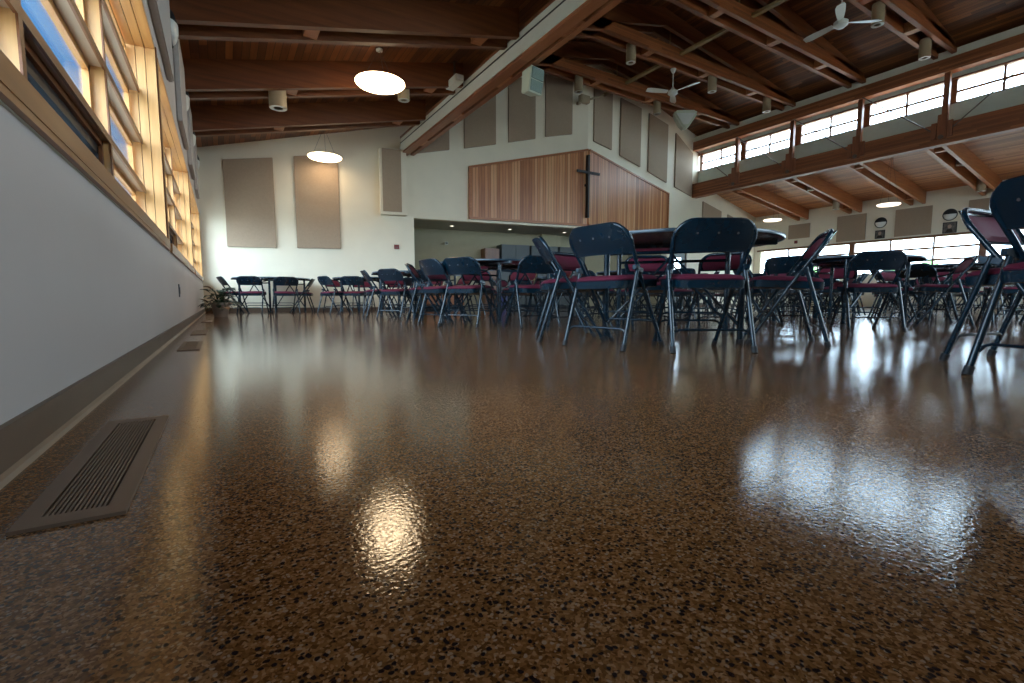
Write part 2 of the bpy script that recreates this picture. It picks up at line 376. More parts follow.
# ---- wall behind the camera
FX0, FX1, FZ0, FZ1 = 5.0, 14.6, 1.7, 3.7
w = MB(); w.box(-0.62, YF-0.2, 0, XR+0.2, YF, FZ0); w.box(-0.62, YF-0.2, FZ1, XR+0.2, YF, 7.4); w.box(-0.62, YF-0.2, FZ0, FX0, YF, FZ1); w.box(FX1, YF-0.2, FZ0, XR+.2, YF, FZ1)
struct(w.build('wall_front', 'wall'))
root = bpy.data.objects.new('window_6', None); C.objects.link(root); struct(root)
nb = 8; st = (FX1-FX0)/nb
for k in range(nb+1): MB().box(FX0+st*k-.04, YF-.14, FZ0, FX0+st*k+.04, YF-.04, FZ1).build('mullion', 'winwood_z', root)
for z in (FZ0+.03, 2.2, FZ1-.03):
    for k in range(nb): MB().box(FX0+st*k+.04, YF-.12, z-.03, FX0+st*(k+1)-.04, YF-.06, z+.03).build('rail', 'trimwood', root)
for k in range(nb): MB().box(FX0+st*k+.04, YF-.094, FZ0+.06, FX0+st*(k+1)-.04, YF-.088, FZ1-.06).build('pane', 'glass', root)

# ---- back wall, two leaves folding at the ridge line
def polyL(pts): return [(uL(x), z) for x, z in pts]
def polyR(pts): return [(uR(x), z) for x, z in pts]
wl = MB()
wl.prism(polyL([(XW-0.28, 0), (4.26, 0), (4.26, 4.66), (XW-0.28, 3.6)]), 0, 0.2)
wl.prism(polyL([(4.26, 2.34), (9.2, 2.34), (9.2, 7.3), (4.26, 6.15)]), 0, 0.2)
o = wl.build('wall_back', 'wall', loc=(*LO, 0), rotz=AL); struct(o)
wr = MB()
wr.prism(polyR([(9.2, 2.34), (13.45, 2.34), (13.45, 6.66), (9.2, 7.3)]), 0, 0.2)
wr.prism(polyR([(13.45, 2.12), (15.6, 2.12), (15.6, 6.34), (13.45, 6.66)]), 0, 0.2)
wr.prism(polyR([(13.45, 0), (13.85, 0), (13.85, 2.12), (13.45, 2.12)]), 0, 0.2)
wr.prism(polyR([(14.85, 0), (15.6, 0), (15.6, 2.12), (14.85, 2.12)]), 0, 0.2)
wr.prism(polyR([(15.6, 0), (XR+0.3, 0), (XR+0.3, zaisle(XR+.3)+.05), (15.6, zaisle(15.6)+.05)]), 0, 0.2)
o = wr.build('wall_back_right', 'wall', loc=(*RO, 0), rotz=AR); struct(o)
struct(MB().prism(polyL([(XW, 0), (4.26, 0), (4.26, 0.09), (XW, 0.09)]), -0.015, 0).build('baseboard_back', 'base', loc=(*LO, 0), rotz=AL))
struct(MB().prism(polyR([(14.85, 0), (XR, 0), (XR, 0.09), (14.85, 0.09)]), -0.015, 0).build('baseboard_back_right', 'base', loc=(*RO, 0), rotz=AR))
# recess under the upper wall
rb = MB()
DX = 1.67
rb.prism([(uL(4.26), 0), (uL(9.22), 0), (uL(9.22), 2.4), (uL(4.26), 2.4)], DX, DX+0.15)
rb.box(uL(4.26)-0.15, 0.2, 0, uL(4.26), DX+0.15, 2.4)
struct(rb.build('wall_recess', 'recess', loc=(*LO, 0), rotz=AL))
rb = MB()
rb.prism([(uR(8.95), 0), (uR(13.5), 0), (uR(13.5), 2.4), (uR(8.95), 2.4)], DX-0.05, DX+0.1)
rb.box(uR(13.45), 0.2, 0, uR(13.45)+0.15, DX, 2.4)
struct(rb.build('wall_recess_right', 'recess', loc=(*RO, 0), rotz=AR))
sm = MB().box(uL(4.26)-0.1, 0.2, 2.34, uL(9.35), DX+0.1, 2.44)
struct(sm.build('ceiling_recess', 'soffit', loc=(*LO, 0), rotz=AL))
sm = MB().box(uR(9.0), 0.2, 2.341, uR(13.5), DX+0.05, 2.44)
struct(sm.build('ceiling_recess_right', 'soffit', loc=(*RO, 0), rotz=AR))
# door in the right leaf
root = bpy.data.objects.new('door_1', None); C.objects.link(root); struct(root)
root.location = (*RO, 0); root.rotation_euler = (0, 0, AR)
u0, u1 = uR(13.85), uR(14.85)
dm = MB(); dm.box(u0, 0.0, 0, u0+0.06, 0.1, 2.12); dm.box(u1-0.06, 0, 0, u1, 0.1, 2.12); dm.box(u0, 0, 2.06, u1, 0.1, 2.12)
dm.build('door_frame', 'base', root)
dm = MB(); dm.box(u0+.07, 0.03, 0.01, u1-.07, 0.08, 0.95); dm.box(u0+.07, 0.03, 1.8, u1-.07, 0.08, 2.05)
dm.box(u0+.07, 0.03, .95, u0+.2, 0.08, 1.8); dm.box(u1-.3, 0.03, .95, u1-.07, 0.08, 1.8)
dm.build('door_leaf', 'cab', root)
MB().box(u0+.2, 0.05, .95, u1-.3, 0.056, 1.8).build('pane', 'glass', root)
MB().tube([(u1-.13, 0.03, 1.0), (u1-.13, -0.03, 1.0), (u1-.23, -0.03, 1.0)], 0.01).build('door_handle', 'steelrod', root, smooth=True)

# ---- right wall with low window band
RS, RH = 1.22, 2.38
w = MB(); w.box(XR, YF, 0, XR+0.25, 12.8, RS); w.box(XR, YF, RH, XR+0.25, 12.8, 4.05); w.box(XR, 12.28, RS, XR+.25, 12.8, RH)
w.box(XR, YF, RS, XR+.25, YF+1.0, RH)
struct(w.build('wall_right', 'wall'))
wide = [12.28, 8.72, 5.05, 1.35, -2.3]
root = bpy.data.objects.new('window_4', None); C.objects.link(root); struct(root)
MB().box(XR-0.02, YF, RH, XR, 12.45, RH+0.07).build('head_trim', 'winedge', root)
MB().box(XR-0.04, YF, RS-0.05, XR, 12.45, RS).build('sill_trim', 'winedge', root)
for i in range(4):
    y1, y0 = wide[i], wide[i+1]
    MB().box(XR+0.02, y0-0.09, RS, XR+0.12, y0+0.09, RH).build('mullion', 'winedge', root)
    st = (y1-y0)/3
    for k in (1, 2): MB().box(XR+0.03, y0+st*k-0.025, RS, XR+0.10, y0+st*k+0.025, RH).build('mullion', 'winedge', root)
    for z in (1.62, 2.02): MB().box(XR+0.04, y0+.09, z-0.035, XR+0.09, y1-.09, z+0.035).build('rail', 'winedge', root)
    MB().box(XR+0.065, y0+.09, RS, XR+0.069, y1-.09, RH).build('pane', 'glass', root)

# ---- clerestory wall
XW2 = 15.42
w = MB(); w.box(XW2, YF, 4.3, XW2+0.18, 12.0, 5.04); w.box(XW2, YF, 5.62, XW2+0.18, 12.0, 6.36)
struct(w.build('wall_clerestory', 'band'))
posts = [10.0, 8.19, 6.385, 4.575, 2.77, 0.96, -0.85, -2.66]
root = bpy.data.objects.new('window_5', None); C.objects.link(root); struct(root)
MB().box(XW2-0.03, YF, 5.03, XW2+.02, 11.76, 5.05).build('sill_trim', 'winedge', root)
MB().box(XW2-0.03, YF, 5.60, XW2+.02, 11.76, 5.645).build('head_trim', 'winedge', root)
yy = [11.72]+posts+[YF]
for i in range(len(yy)-1):
    a, b_ = yy[i+1]+0.04, yy[i]-0.04
    fr = MB(); fr.box(XW2+.02, a-.04, 5.0, XW2+.10, a+.05, 5.62); fr.box(XW2+.02, b_-.05, 5.0, XW2+.10, b_+.04, 5.62)
    fr.build('frame', 'winedge', root)
    MB().box(XW2+.04, (a+b_)/2-.022, 5.0, XW2+.09, (a+b_)/2+.022, 5.62).build('mullion', 'winedge', root)
    MB().box(XW2+.045, a+.05, 5.29, XW2+.085, b_-.05, 5.34).build('rail', 'winedge', root)
    MB().box(XW2+.063, a+.05, 5.0, XW2+.067, b_-.05, 5.62).build('pane', 'glass', root)

# ---- roof decks (rotated slabs so that boards follow local axes)
def slab(name, x0, x1, zf, mat, y0, y1, th=0.12):
    z0, z1 = zf(x0), zf(x1)
    m = MB(); m.hexa([(x0, y0, z0), (x1, y0, z1), (x1, y1, z1), (x0, y1, z0), (x0, y0, z0+th), (x1, y0, z1+th), (x1, y1, z1+th), (x0, y1, z0+th)])
    return struct(m.build(name, mat))
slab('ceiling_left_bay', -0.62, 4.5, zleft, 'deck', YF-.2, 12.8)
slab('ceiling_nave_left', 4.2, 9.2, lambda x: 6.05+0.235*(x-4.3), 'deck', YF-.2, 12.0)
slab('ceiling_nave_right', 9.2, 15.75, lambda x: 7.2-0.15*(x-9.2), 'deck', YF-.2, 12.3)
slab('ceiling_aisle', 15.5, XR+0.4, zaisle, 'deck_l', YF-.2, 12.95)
# wall above the left header (between low and high roof)
struct(MB().box(4.32, YF, 4.3, 4.44, 11.75, 6.3).build('wall_nave_left', 'beam_y'))
# trims at the eaves: light strip above the upper beam
struct(MB().box(15.05, YF, 6.02, 15.35, 11.7, 6.20).build('trim_4', 'header'))

# ------------------------------------------------------------------ timber
def long_beam(name, label, x0, x1, z0, z1, y1, mat='beam_y'):
    o = MB().box(x0, YF, z0, x1, y1, z1).build(name, mat); return tag(o, label, 'beam')
long_beam('clerestory_beam', 'upper glulam beam running above the clerestory windows', 15.0, 15.25, 5.70, 6.01, 11.70)
long_beam('clerestory_beam', 'lower deep glulam beam running below the clerestory windows', 15.0, 15.25, 4.02, 4.51, 11.68)

ordn = ['farthest', 'second farthest', 'third from the back wall', 'fourth from the back wall', 'fifth from the back wall', 'sixth from the back wall']
trY = [10.12, 8.30, 6.48, 4.64, 2.80]
for i, y in enumerate(trY):
    t = thing('roof_truss', 'double timber roof truss over the nave, %s' % ordn[i], 'truss', (0, y, 0), 0, 'roof trusses over the nave')
    for s in (-1, 1):
        yc = s*0.17; a, b = yc-0.045, yc+0.045
        # horizontal tie, tapered tip on the right
        MB().prism([(6.9, 6.08), (15.02, 6.08), (15.02, 6.17), (14.3, 6.34), (6.9, 6.34)], a, b).build('bottom_chord', 'beam_x', t)
        MB().prism([(4.44, 5.42), (7.25, 6.08), (7.6, 6.34), (9.2, 6.72), (9.2, 7.12), (4.44, 5.98)], a, b).build('rafter', 'beam_s', t)
        MB().prism([(9.2, 6.74), (14.1, 6.20), (14.9, 6.18), (14.9, 6.28), (9.2, 7.12)], a, b).build('rafter', 'beam_s', t)
    for x in (8.9, 11.0, 13.1):
        MB().box(x-0.09, -0.125, 6.09, x+0.09, 0.125, 6.30).build('spacer_block', 'trimwood', t)
    MB().tube([(9.65, 0, 6.2), (9.65, 0, 7.0)], 0.012).build('tie_rod', 'strut', t, smooth=True)
for i in range(len(trY)):
    if i+1 == len(trY): break
    y1 = trY[i]-0.215; y0 = trY[i+1]+0.215
    yb = yback(9.8)
    if i == 0: tag(MB().box(9.75, trY[0]+.215, 6.2, 9.85, yb-.02, 6.26).build('ridge_brace', 'strut'), 'narrow yellowish timber brace between the farthest truss and the back wall', 'brace', 'braces linking the trusses')
    tag(MB().box(9.75, y0, 6.2, 9.85, y1, 6.26).build('ridge_brace', 'strut'), 'narrow yellowish timber brace just before the truss %s' % ordn[i], 'brace', 'braces linking the trusses')

# left bay double rafters
for i, y in enumerate([10.15, 8.30, 6.40, 4.55, 2.7]):
    t = thing('double_rafter', 'doubled dark timber rafter over the left bay, %s' % ordn[i], 'rafter', (0, y, 0), 0, 'doubled rafters over the left bay')
    for s in (-1, 1):
        yc = s*0.17; a, b = yc-0.045, yc+0.045
        MB().prism([(XW, zleft(XW)-0.40), (3.93, zleft(3.93)-0.40), (3.93, zleft(3.93)), (XW, zleft(XW))], a, b).build('timber', 'beam_s', t)
    MB().box(1.0, -0.125, zleft(1)-0.36, 1.16, 0.125, zleft(1)-0.05).build('spacer_block', 'trimwood', t)
    MB().box(3.3, -0.125, zleft(3.3)-0.36, 3.46, 0.125, zleft(3.3)-0.05).build('spacer_block', 'trimwood', t)
# aisle double rafters
for i, y in enumerate([10.55, 8.66, 6.78, 4.95, 3.1]):
    t = thing('double_rafter', 'doubled timber rafter over the right aisle, %s' % ordn[i], 'rafter', (0, y, 0), 0, 'doubled rafters over the right aisle')
    for s in (-1, 1):
        yc = s*0.17; a, b = yc-0.045, yc+0.045
        MB().prism([(15.5, zaisle(15.5)-0.40), (XR, zaisle(XR)-0.40), (XR, zaisle(XR)), (15.5, zaisle(15.5))], a, b).build('timber', 'trimwood', t)
    for x in (16.2, 19.9): MB().box(x, -0.125, zaisle(x)-0.38, x+.14, 0.125, zaisle(x)-0.08).build('spacer_block', 'trimwood', t)

# partition track header
t = thing('partition_track_header', 'long cream and timber folding partition header running down the room', 'header', (4.0, 0, 0))
def hb(n, x0, z0, x1, z1, m, y1=11.62): return MB().box(x0, YF, z0, x1, y1, z1).build(n, m, t)
hb('timber_cap', -0.06, 4.235, 0.05, 4.285, 'winedge', 11.68)
hb('track_face', -0.05, 3.90, 0.0, 4.235, 'header', 11.68)
hb('track_face_lower', -0.075, 3.90, -0.05, 4.03, 'header', 11.68)
hb('track_groove', -0.058, 4.12, -0.045, 4.14, 'dark', 11.68)
hb('timber', -0.06, 3.85, 0.11, 3.90, 'beam_y', 11.68)
hb('timber', 0.18, 3.86, 0.27, 4.35, 'beam_y', 11.63)
hb('track_channel', 0.0, 3.92, 0.18, 4.1, 'dark')
for k, y in enumerate((10.6, 8.8, 7.0, 5.2, 3.4)):
    MB().box(0.11, y-0.22, 3.865, 0.18, y+0.22, 3.92).build('spacer_block', 'trimwood', t)

# clerestory posts and bracing rods
PN = ['farthest', 'second farthest', 'third farthest', 'fourth farthest', 'fifth farthest']
for i, y in enumerate(posts[:5]):
    t = thing('clerestory_post', 'timber post with wrapped base between the clerestory beams, %s' % PN[i], 'post', (15.12, y, 4.02), 0, 'clerestory posts')
    MB().box(-0.055, -0.055, 0.491, 0.055, 0.055, 1.679).build('post_shaft', 'beam_z', t)
    m = MB(); m.box(-0.16, -0.09, 0.10, -0.12, 0.09, 0.70)
    m.build('base_plate', 'beam_z', t)
    m = MB(); m.box(-0.17, -0.20, 0.14, -0.121, -0.10, 0.52); m.build('base_block', 'beam_z', t)
    m = MB(); m.box(-0.17, 0.10, 0.14, -0.121, 0.20, 0.52); m.build('base_block', 'beam_z', t)
    MB().tube([(-0.17, 0, 0.16), (-0.21, 0, 0.16)], 0.05, 12).build('anchor_bolt', 'steelrod', t, smooth=True)
def rod(ya, za, yb, zb, label):
    tag(MB().tube([(14.97, ya, za), (14.97, yb, zb)], 0.014, 8).build('bracing_rod', 'steelrod', smooth=True), label, 'rod', 'steel bracing rods')
rod(11.55, 5.66, 10.08, 4.34, 'thin diagonal steel rod before the clerestory bay next to the back wall')
rod(9.95, 5.70, 8.27, 4.30, 'thin diagonal steel rod from the farthest clerestory post to the second')
rod(8.1, 5.70, 6.46, 4.30, 'thin diagonal steel rod from the second clerestory post to the third')
rod(6.3, 5.70, 4.70, 4.30, 'thin diagonal steel rod from the third clerestory post down to the fourth')
rod(2.85, 5.70, 4.45, 4.30, 'thin steel rod sloping down to the fourth clerestory post from the near side')

# ------------------------------------------------------------------ acoustic panels
def wallpanel(name, label, poly, loc, rot, mat='acoustic', d0=-0.05, d1=-0.002, group='fabric acoustic panels'):
    o = MB().prism(poly, d0, d1).build(name, mat, loc=(*loc, 0), rotz=rot, bevel=0.006); return tag(o, label, 'acoustic panel', group)
def accL(lbl, x0, x1, b0, b1, t0, t1, **k): return wallpanel('acoustic_panel', lbl, polyL([(x0, b0), (x1, b1), (x1, t1), (x0, t0)]), LO, AL, **k)
def accR(lbl, x0, x1, b0, b1, t0, t1, **k): return wallpanel('acoustic_panel', lbl, polyR([(x0, b0), (x1, b1), (x1, t1), (x0, t0)]), RO, AR, **k)
accL('tall tan fabric panel on the far left wall, the one nearest the windows', 0.17, 1.14, 1.46, 1.47, 3.35, 3.49)
accL('tall tan fabric panel on the far left wall behind the smaller-looking pendant lamp', 1.57, 2.52, 1.485, 1.495, 3.57, 3.71)
for lb, x0, x1, b0, b1 in (('tan fabric panel high on the wall, partly hidden by the partition header', 4.32, 5.18, 3.93, 4.12),
                           ('second tan fabric panel right of the partition header, above the wood wall', 5.57, 6.43, 4.20, 4.40),
                           ('third tan fabric panel right of the partition header, above the wood wall', 6.78, 7.56, 4.49, 4.68),
                           ('tan fabric panel just left of the wall fold above the cross', 7.86, 8.68, 4.77, 4.94)):
    accL(lb, x0, x1, b0, b1, b0+1.65, b1+1.62)
for lb, x0, x1, b0, b1, t0, t1 in (('tan fabric panel just right of the wall fold above the cross', 9.42, 10.25, 4.86, 4.78, 6.45, 6.42),
                           ('tan fabric panel second to the right of the wall fold', 10.66, 11.72, 4.70, 4.54, 6.40, 6.36),
                           ('tan fabric panel third to the right of the wall fold', 12.16, 13.28, 4.48, 4.29, 6.33, 6.22),
                           ('tan fabric panel at the right end of the high wall by the clerestory', 13.80, 14.95, 4.23, 4.06, 6.07, 5.60)):
    accR(lb, x0, x1, b0, b1, t0, t1)
accR('tan fabric panel on the back wall below the aisle roof, left one', 15.82, 17.3, 2.65, 2.65, 4.0, 3.80)
accR('tan fabric panel on the back wall below the aisle roof, right one', 17.86, 19.2, 2.65, 2.65, 3.75, 3.57)
# chase box with panel
t = thing('wall_chase', 'boxed-out white chase with tan fabric face under the partition header', 'wall box', (*LO, 0), AL)
MB().box(uL(3.44), -0.26, 2.36, uL(4.06), -0.002, 3.92).build('box', 'wall', t)
MB().box(uL(3.49), -0.285, 2.42, uL(3.93), -0.262, 3.9).build('fabric_face', 'acoustic', t)
# right wall panels
for lb, ya, yb, z0, z1 in (('small tan fabric panel on the right wall nearest the far corner', 10.25, 11.1, 2.80, 3.38),
                           ('tan fabric panel on the right wall left of the first black round wall lamp', 8.28, 9.25, 2.50, 3.47),
                           ('tan fabric panel on the right wall between the two black round wall lamps', 6.36, 7.38, 2.50, 3.44),
                           ('tan fabric panel on the right wall mostly hidden behind the near chair backs', 4.3, 5.45, 2.52, 3.44)):
    tag(MB().box(XR-0.05, ya, z0, XR-0.002, yb, z1).build('acoustic_panel', 'acoustic', bevel=0.006), lb, 'acoustic panel', 'fabric acoustic panels')
# left wall grey panels above the windows
for lb, ya, yb in (('grey fabric panel above the nearest windows on the left wall', 0.6, 2.35), ('rounded grey fabric panel on the left wall before the first wall lamp', 3.0, 5.55),
                   ('grey fabric panel on the left wall between the first and second wall lamps', 6.65, 7.9),
                   ('grey fabric panel on the left wall between the second and third wall lamps', 8.7, 9.8),
                   ('grey fabric panel on the left wall beyond the third wall lamp', 10.6, 11.6)):
    tag(MB().box(XW+0.001, ya, 2.30, XW+0.055, yb, 3.36).build('acoustic_panel', 'acoustic_w', bevel=0.012), lb, 'acoustic panel', 'fabric acoustic panels')

# ------------------------------------------------------------------ wood feature wall and cross
t = thing('wood_feature_wall', 'folded fir board feature wall around the cross, high on the back wall', 'wood wall', (*RO, 0))
c, s_ = math.cos(AL), math.sin(AL)
def sub(poly, d0, d1, nm, mat, leaf):
    o = MB().prism(poly, d0, d1).build(nm, mat, t)
    if leaf == 'L': o.location = (LO[0]-RO[0], LO[1]-RO[1], 0); o.rotation_euler = (0, 0, AL)
    else: o.rotation_euler = (0, 0, AR)
    return o
sub(polyL([(5.74, 2.46), (9.18, 2.46), (9.18, 4.53), (5.74, 3.71)]), -0.07, -0.002, 'board_panel', 'panelwood', 'L')
sub(polyR([(9.22, 2.46), (13.34, 2.46), (13.34, 3.90), (9.22, 4.53)]), -0.07, -0.002, 'board_panel', 'panelwood', 'R')
sub(polyL([(5.68, 2.40), (9.17, 2.40), (9.17, 2.46), (5.68, 2.46)]), -0.09, -0.002, 'edge_trim', 'trimwood', 'L')
sub(polyL([(5.68, 2.46), (5.74, 2.46), (5.74, 3.71), (5.68, 3.70)]), -0.09, -0.002, 'edge_trim', 'trimwood', 'L')
sub(polyL([(5.68, 3.70), (9.18, 4.535), (9.18, 4.585), (5.68, 3.755)]), -0.09, -0.002, 'edge_trim', 'trimwood', 'L')
sub(polyR([(9.22, 2.40), (13.40, 2.40), (13.40, 2.46), (9.22, 2.46)]), -0.09, -0.002, 'edge_trim', 'trimwood', 'R')
sub(polyR([(13.34, 2.46), (13.40, 2.46), (13.40, 3.89), (13.34, 3.90)]), -0.09, -0.002, 'edge_trim', 'trimwood', 'R')
sub(polyR([(9.22, 4.535), (13.40, 3.895), (13.40, 3.95), (9.22, 4.585)]), -0.09, -0.002, 'edge_trim', 'trimwood', 'R')
t = thing('wall_cross', 'large slender black cross at the fold of the wood wall', 'cross', (9.08, 10.62, 2.62))
MB().box(-0.038, -0.05, 0.0, 0.038, 0.05, 1.75).build('upright', 'cross', t, bevel=0.004)
MB().box(-0.42, -0.045, 1.23, -0.038, 0.0, 1.30).build('arm', 'cross', t, bevel=0.004)
MB().box(0.038, -0.045, 1.23, 0.42, 0.0, 1.30).build('arm', 'cross', t, bevel=0.004)
MB().box(-0.02, 0.05, 0.9, 0.02, 0.17, 0.96).build('bracket', 'cross', t)

# ------------------------------------------------------------------ recess furniture
RB = lambda nm, lb, cat, x, dz, grp=None: thing(nm, lb, cat, (LO[0]+math.cos(AL)*uL(x)-math.sin(AL)*dz, LO[1]+math.sin(AL)*uL(x)+math.cos(AL)*dz, 0), AL, grp)
for i, x in enumerate((7.02, 7.98, 8.94)):
    t = RB('storage_cabinet', ['dark grey two-door storage cabinet in the recess, next to the wooden one', 'dark grey two-door storage cabinet in the middle of the recess row', 'dark grey two-door storage cabinet at the right of the recess row'][i], 'cabinet', x, DX-0.47, 'grey cabinets in the recess')
    MB().box(0, 0, 0.05, 0.92, 0.45, 1.93).build('body', 'cab', t)
    MB().box(0.03, 0.03, 0, 0.89, 0.42, 0.05).build('plinth', 'blackd', t)
    for k in (0, 1):
        d = MB().box(0.01+k*0.455, -0.02, 0.07, 0.455+k*0.455, -0.001, 1.92).build('door', 'cab', t)
        MB().box(0.42+k*0.06, -0.04, 0.95, 0.435+k*0.06, -0.02, 1.1).build('handle', 'steelrod', d)
t = RB('wooden_cabinet', 'narrow tall brown wooden cabinet in the recess left of grey ones', 'cabinet', 6.52, DX-0.42)
MB().box(0, 0, 0, 0.46, 0.4, 1.80).build('body', 'casedark', t)
MB().box(0.01, -0.02, 0.02, 0.45, -0.001, 0.85).build('door', 'casedark', t); MB().box(0.01, -0.02, 0.9, 0.45, -0.001, 1.78).build('door', 'casedark', t)
t = RB('wooden_bench', 'low brown wooden bench cabinet at the left end of the recess', 'bench', 4.75, DX-0.6)
MB().box(0, 0, 0.12, 1.1, 0.45, 0.68).build('body', 'trimwood', t); MB().box(-.02, -.02, 0.68, 1.12, 0.47, 0.72).build('top', 'base', t)
MB().box(0.03, 0.03, 0, 1.07, 0.4, 0.12).build('plinth', 'blackd', t)
t = RB('recycling_bin', 'blue plastic bin on the recess floor before the cabinets', 'bin', 6.9, DX-0.85)
MB().lathe([(0, 0), (0.14, 0), (0.17, 0.5), (0.185, 0.5), (0.185, 0.53), (0.165, 0.53), (0.13, 0.03), (0, 0.03)], 20).build('body', 'bin', t, smooth=True)
for i, (u, v) in enumerate(((5.62, 12.36), (7.34, 12.05), (9.13, 11.75))):
    t = thing('downlight', ['small lit downlight in the recess ceiling, left one', 'small lit downlight in the recess ceiling, middle one', 'small lit downlight in the recess ceiling, right one'][i], 'downlight', (u, v, 2.34), 0, 'recess downlights')
    MB().lathe([(0.05, -0.006), (0.075, -0.006), (0.08, -0.001), (0.05, -0.001)], 20).build('trim_ring', 'white', t, smooth=True)
    MB().lathe([(0, -0.003), (0.05, -0.003), (0.05, -0.001), (0, -0.001)], 20).build('lamp', 'dl_em', t)
def onL(nm, lb, cat, x, z, parts):
    t = thing(nm, lb, cat, (LO[0]+math.cos(AL)*uL(x), LO[1]+math.sin(AL)*uL(x), z), AL)
    for n, bx, mt in parts: MB().box(*bx).build(n, mt, t, bevel=0.003)
    return t
onL('fire_alarm_pull', 'small dark red alarm pull box on the white wall by the recess', 'alarm', 3.82, 1.60, [('box', (-.06, -.04, -.055, .06, -.001, .055), 'red'), ('handle', (-.035, -.055, -.02, .035, -.041, 0.0), 'plate')])
t = thing('thermostat', 'small round dark sensor on the recess back wall', 'sensor', (5.72, 12.99, 1.93), AL)
MB().box(-.05, -.03, -.04, .05, 0.0, .04).build('case', 'soffit', t, bevel=0.004); MB().box(-.03, -.034, -.02, .03, -.031, .02).build('display', 'dark', t)

# ------------------------------------------------------------------ wall sconces, frames, switch
def sconce(loc, rot, label, grp):
    t = thing('wall_sconce', label, 'wall lamp', loc, rot, grp)   # faces local -Y
    n = 20; m = MB(); r = 0.17
    def dome(z0, z1, nm, mat):
        mm = MB(); rows = []
        for i in range(9):
            e = (z0 + (z1-z0)*i/8)          # elevation angle
            row = []
            for j in range(17):
                a = PI*j/16
                row.append((r*math.cos(e)*math.cos(a), -r*0.42*math.cos(e)*math.sin(a), r*math.sin(e)))
            rows.append(row)
        vs = [v for q in rows for v in q]; fs = [(i*17+j, i*17+j+1, (i+1)*17+j+1, (i+1)*17+j) for i in range(8) for j in range(16)]
        mm.add(vs, fs); mm.build(nm, mat, t, smooth=True)
    dome(R_(-85), R_(5), 'diffuser', 'lens'); dome(R_(5), R_(85), 'shade', 'blackd')
    mm = MB(); ring = [(math.cos(k*2*PI/28)*(r+.01), 0, math.sin(k*2*PI/28)*(r+.01)) for k in range(29)]
    mm.tube(ring, 0.014, 8, False); mm.build('ring', 'blackd', t, smooth=True)
    mm = MB(); mm.prism([(math.cos(k*2*PI/24)*r, math.sin(k*2*PI/24)*r) for k in range(24)], -0.004, 0.008); mm.build('back_plate', 'blackd', t)
    return t
for i, y in enumerate((6.28, 8.35, 10.2, 11.95)):
    sconce((XW+0.012, y, 3.12), R_(90), '%s black and opal wall lamp from the camera along the left wall' % ['first', 'second', 'third', 'fourth'][i], 'wall lamps on the left wall')
sconce((XR-0.012, 7.82, 3.06), R_(-90), 'black-rimmed round wall lamp on the right wall, the farther one', 'wall lamps on the right wall')
sconce((XR-0.012, 5.90, 3.06), R_(-90), 'black-rimmed round wall lamp on the right wall, the nearer one', 'wall lamps on the right wall')
for i, (y, s) in enumerate(((7.82, 0.15), (5.88, 0.18))):
    t = thing('framed_photo', ['small dark framed portrait photo under the farther right-wall lamp', 'square framed portrait photo under the nearer right-wall lamp'][i], 'framed photo', (XR, y, 2.64), R_(-90))
    MB().box(-s, -0.03, -s, s, -0.001, s).build('frame', 'blackd', t, bevel=0.004)
    MB().box(-s+.025, -0.034, -s+.025, s-.025, -0.031, s-.025).build('print', 'photo', t)
    m = MB(); m.prism([(0.05*math.cos(a*PI/8), 0.035+0.065*math.sin(a*PI/8)) for a in range(16)], -0.037, -0.035); m.build('portrait_face', 'skin', t)
    m = MB(); m.prism([(-.09, -s+.03), (.09, -s+.03), (.06, -.05), (-.06, -.05)], -0.0365, -0.0345); m.build('portrait_shoulders', 'soil', t)
tag(MB().box(XR-0.04, 10.72, 2.60, XR-0.001, 10.84, 2.72).build('alarm_box', 'red', bevel=0.004), 'small dark red alarm box on the right wall near the corner', 'alarm')
t = thing('wall_switch', 'small dark switch plate low on the grey left wall', 'switch', (XW, 5.35, 0.375))
MB().box(0.001, -0.04, -0.06, 0.008, 0.04, 0.06).build('plate', 'plate', t, bevel=0.002); MB().box(0.008, -.015, -.03, .012, .015, .03).build('rocker', 'steelrod', t)

# ------------------------------------------------------------------ pendants, can lights, fans, speakers
def pendant(x, y, z, rad, ztop, label, em):
    t = thing('pendant_lamp', label, 'pendant lamp', (x, y, z), 0, 'round pendant lamps')
    MB().lathe([(0, -0.03), (rad*.6, -0.027), (rad*.93, -0.012), (rad, 0.012), (rad, 0.02), (0, 0.02)], 48).build('diffuser', em, t, smooth=True)
    MB().lathe([(0, 0.022), (rad*.98, 0.022), (rad*.8, 0.045), (0, 0.05)], 48).build('top_housing', 'white', t, smooth=True)
    for k in range(3):
        a = k*2*PI/3+0.4
        MB().tube([(rad*.85*math.cos(a), rad*.85*math.sin(a), 0.04), (0, 0, ztop-z)], 0.003, 6).build('wire', 'steelrod', t, smooth=True)
    MB().lathe([(0, ztop-z-0.03), (0.05, ztop-z-0.03), (0.05, ztop-z), (0, ztop-z)], 16).build('canopy', 'white', t, smooth=True)
pendant(2.27, 7.62, 3.64, 0.375, zleft(2.27)-.005, 'glowing round pendant lamp, the nearer one over the left bay', 'pane_em')
pendant(2.13, 11.50, 3.46, 0.36, zleft(2.13)-.005, 'glowing round pendant lamp near the far left wall', 'pane_em3')
pendant(16.37, 9.40, 3.0, 0.28, zaisle(16.37)-.005, 'glowing round pendant lamp in the right aisle, the farther one', 'pane_em2')
pendant(16.56, 6.13, 3.0, 0.28, zaisle(16.56)-.005, 'glowing round pendant lamp in the right aisle, the nearer one', 'pane_em2')

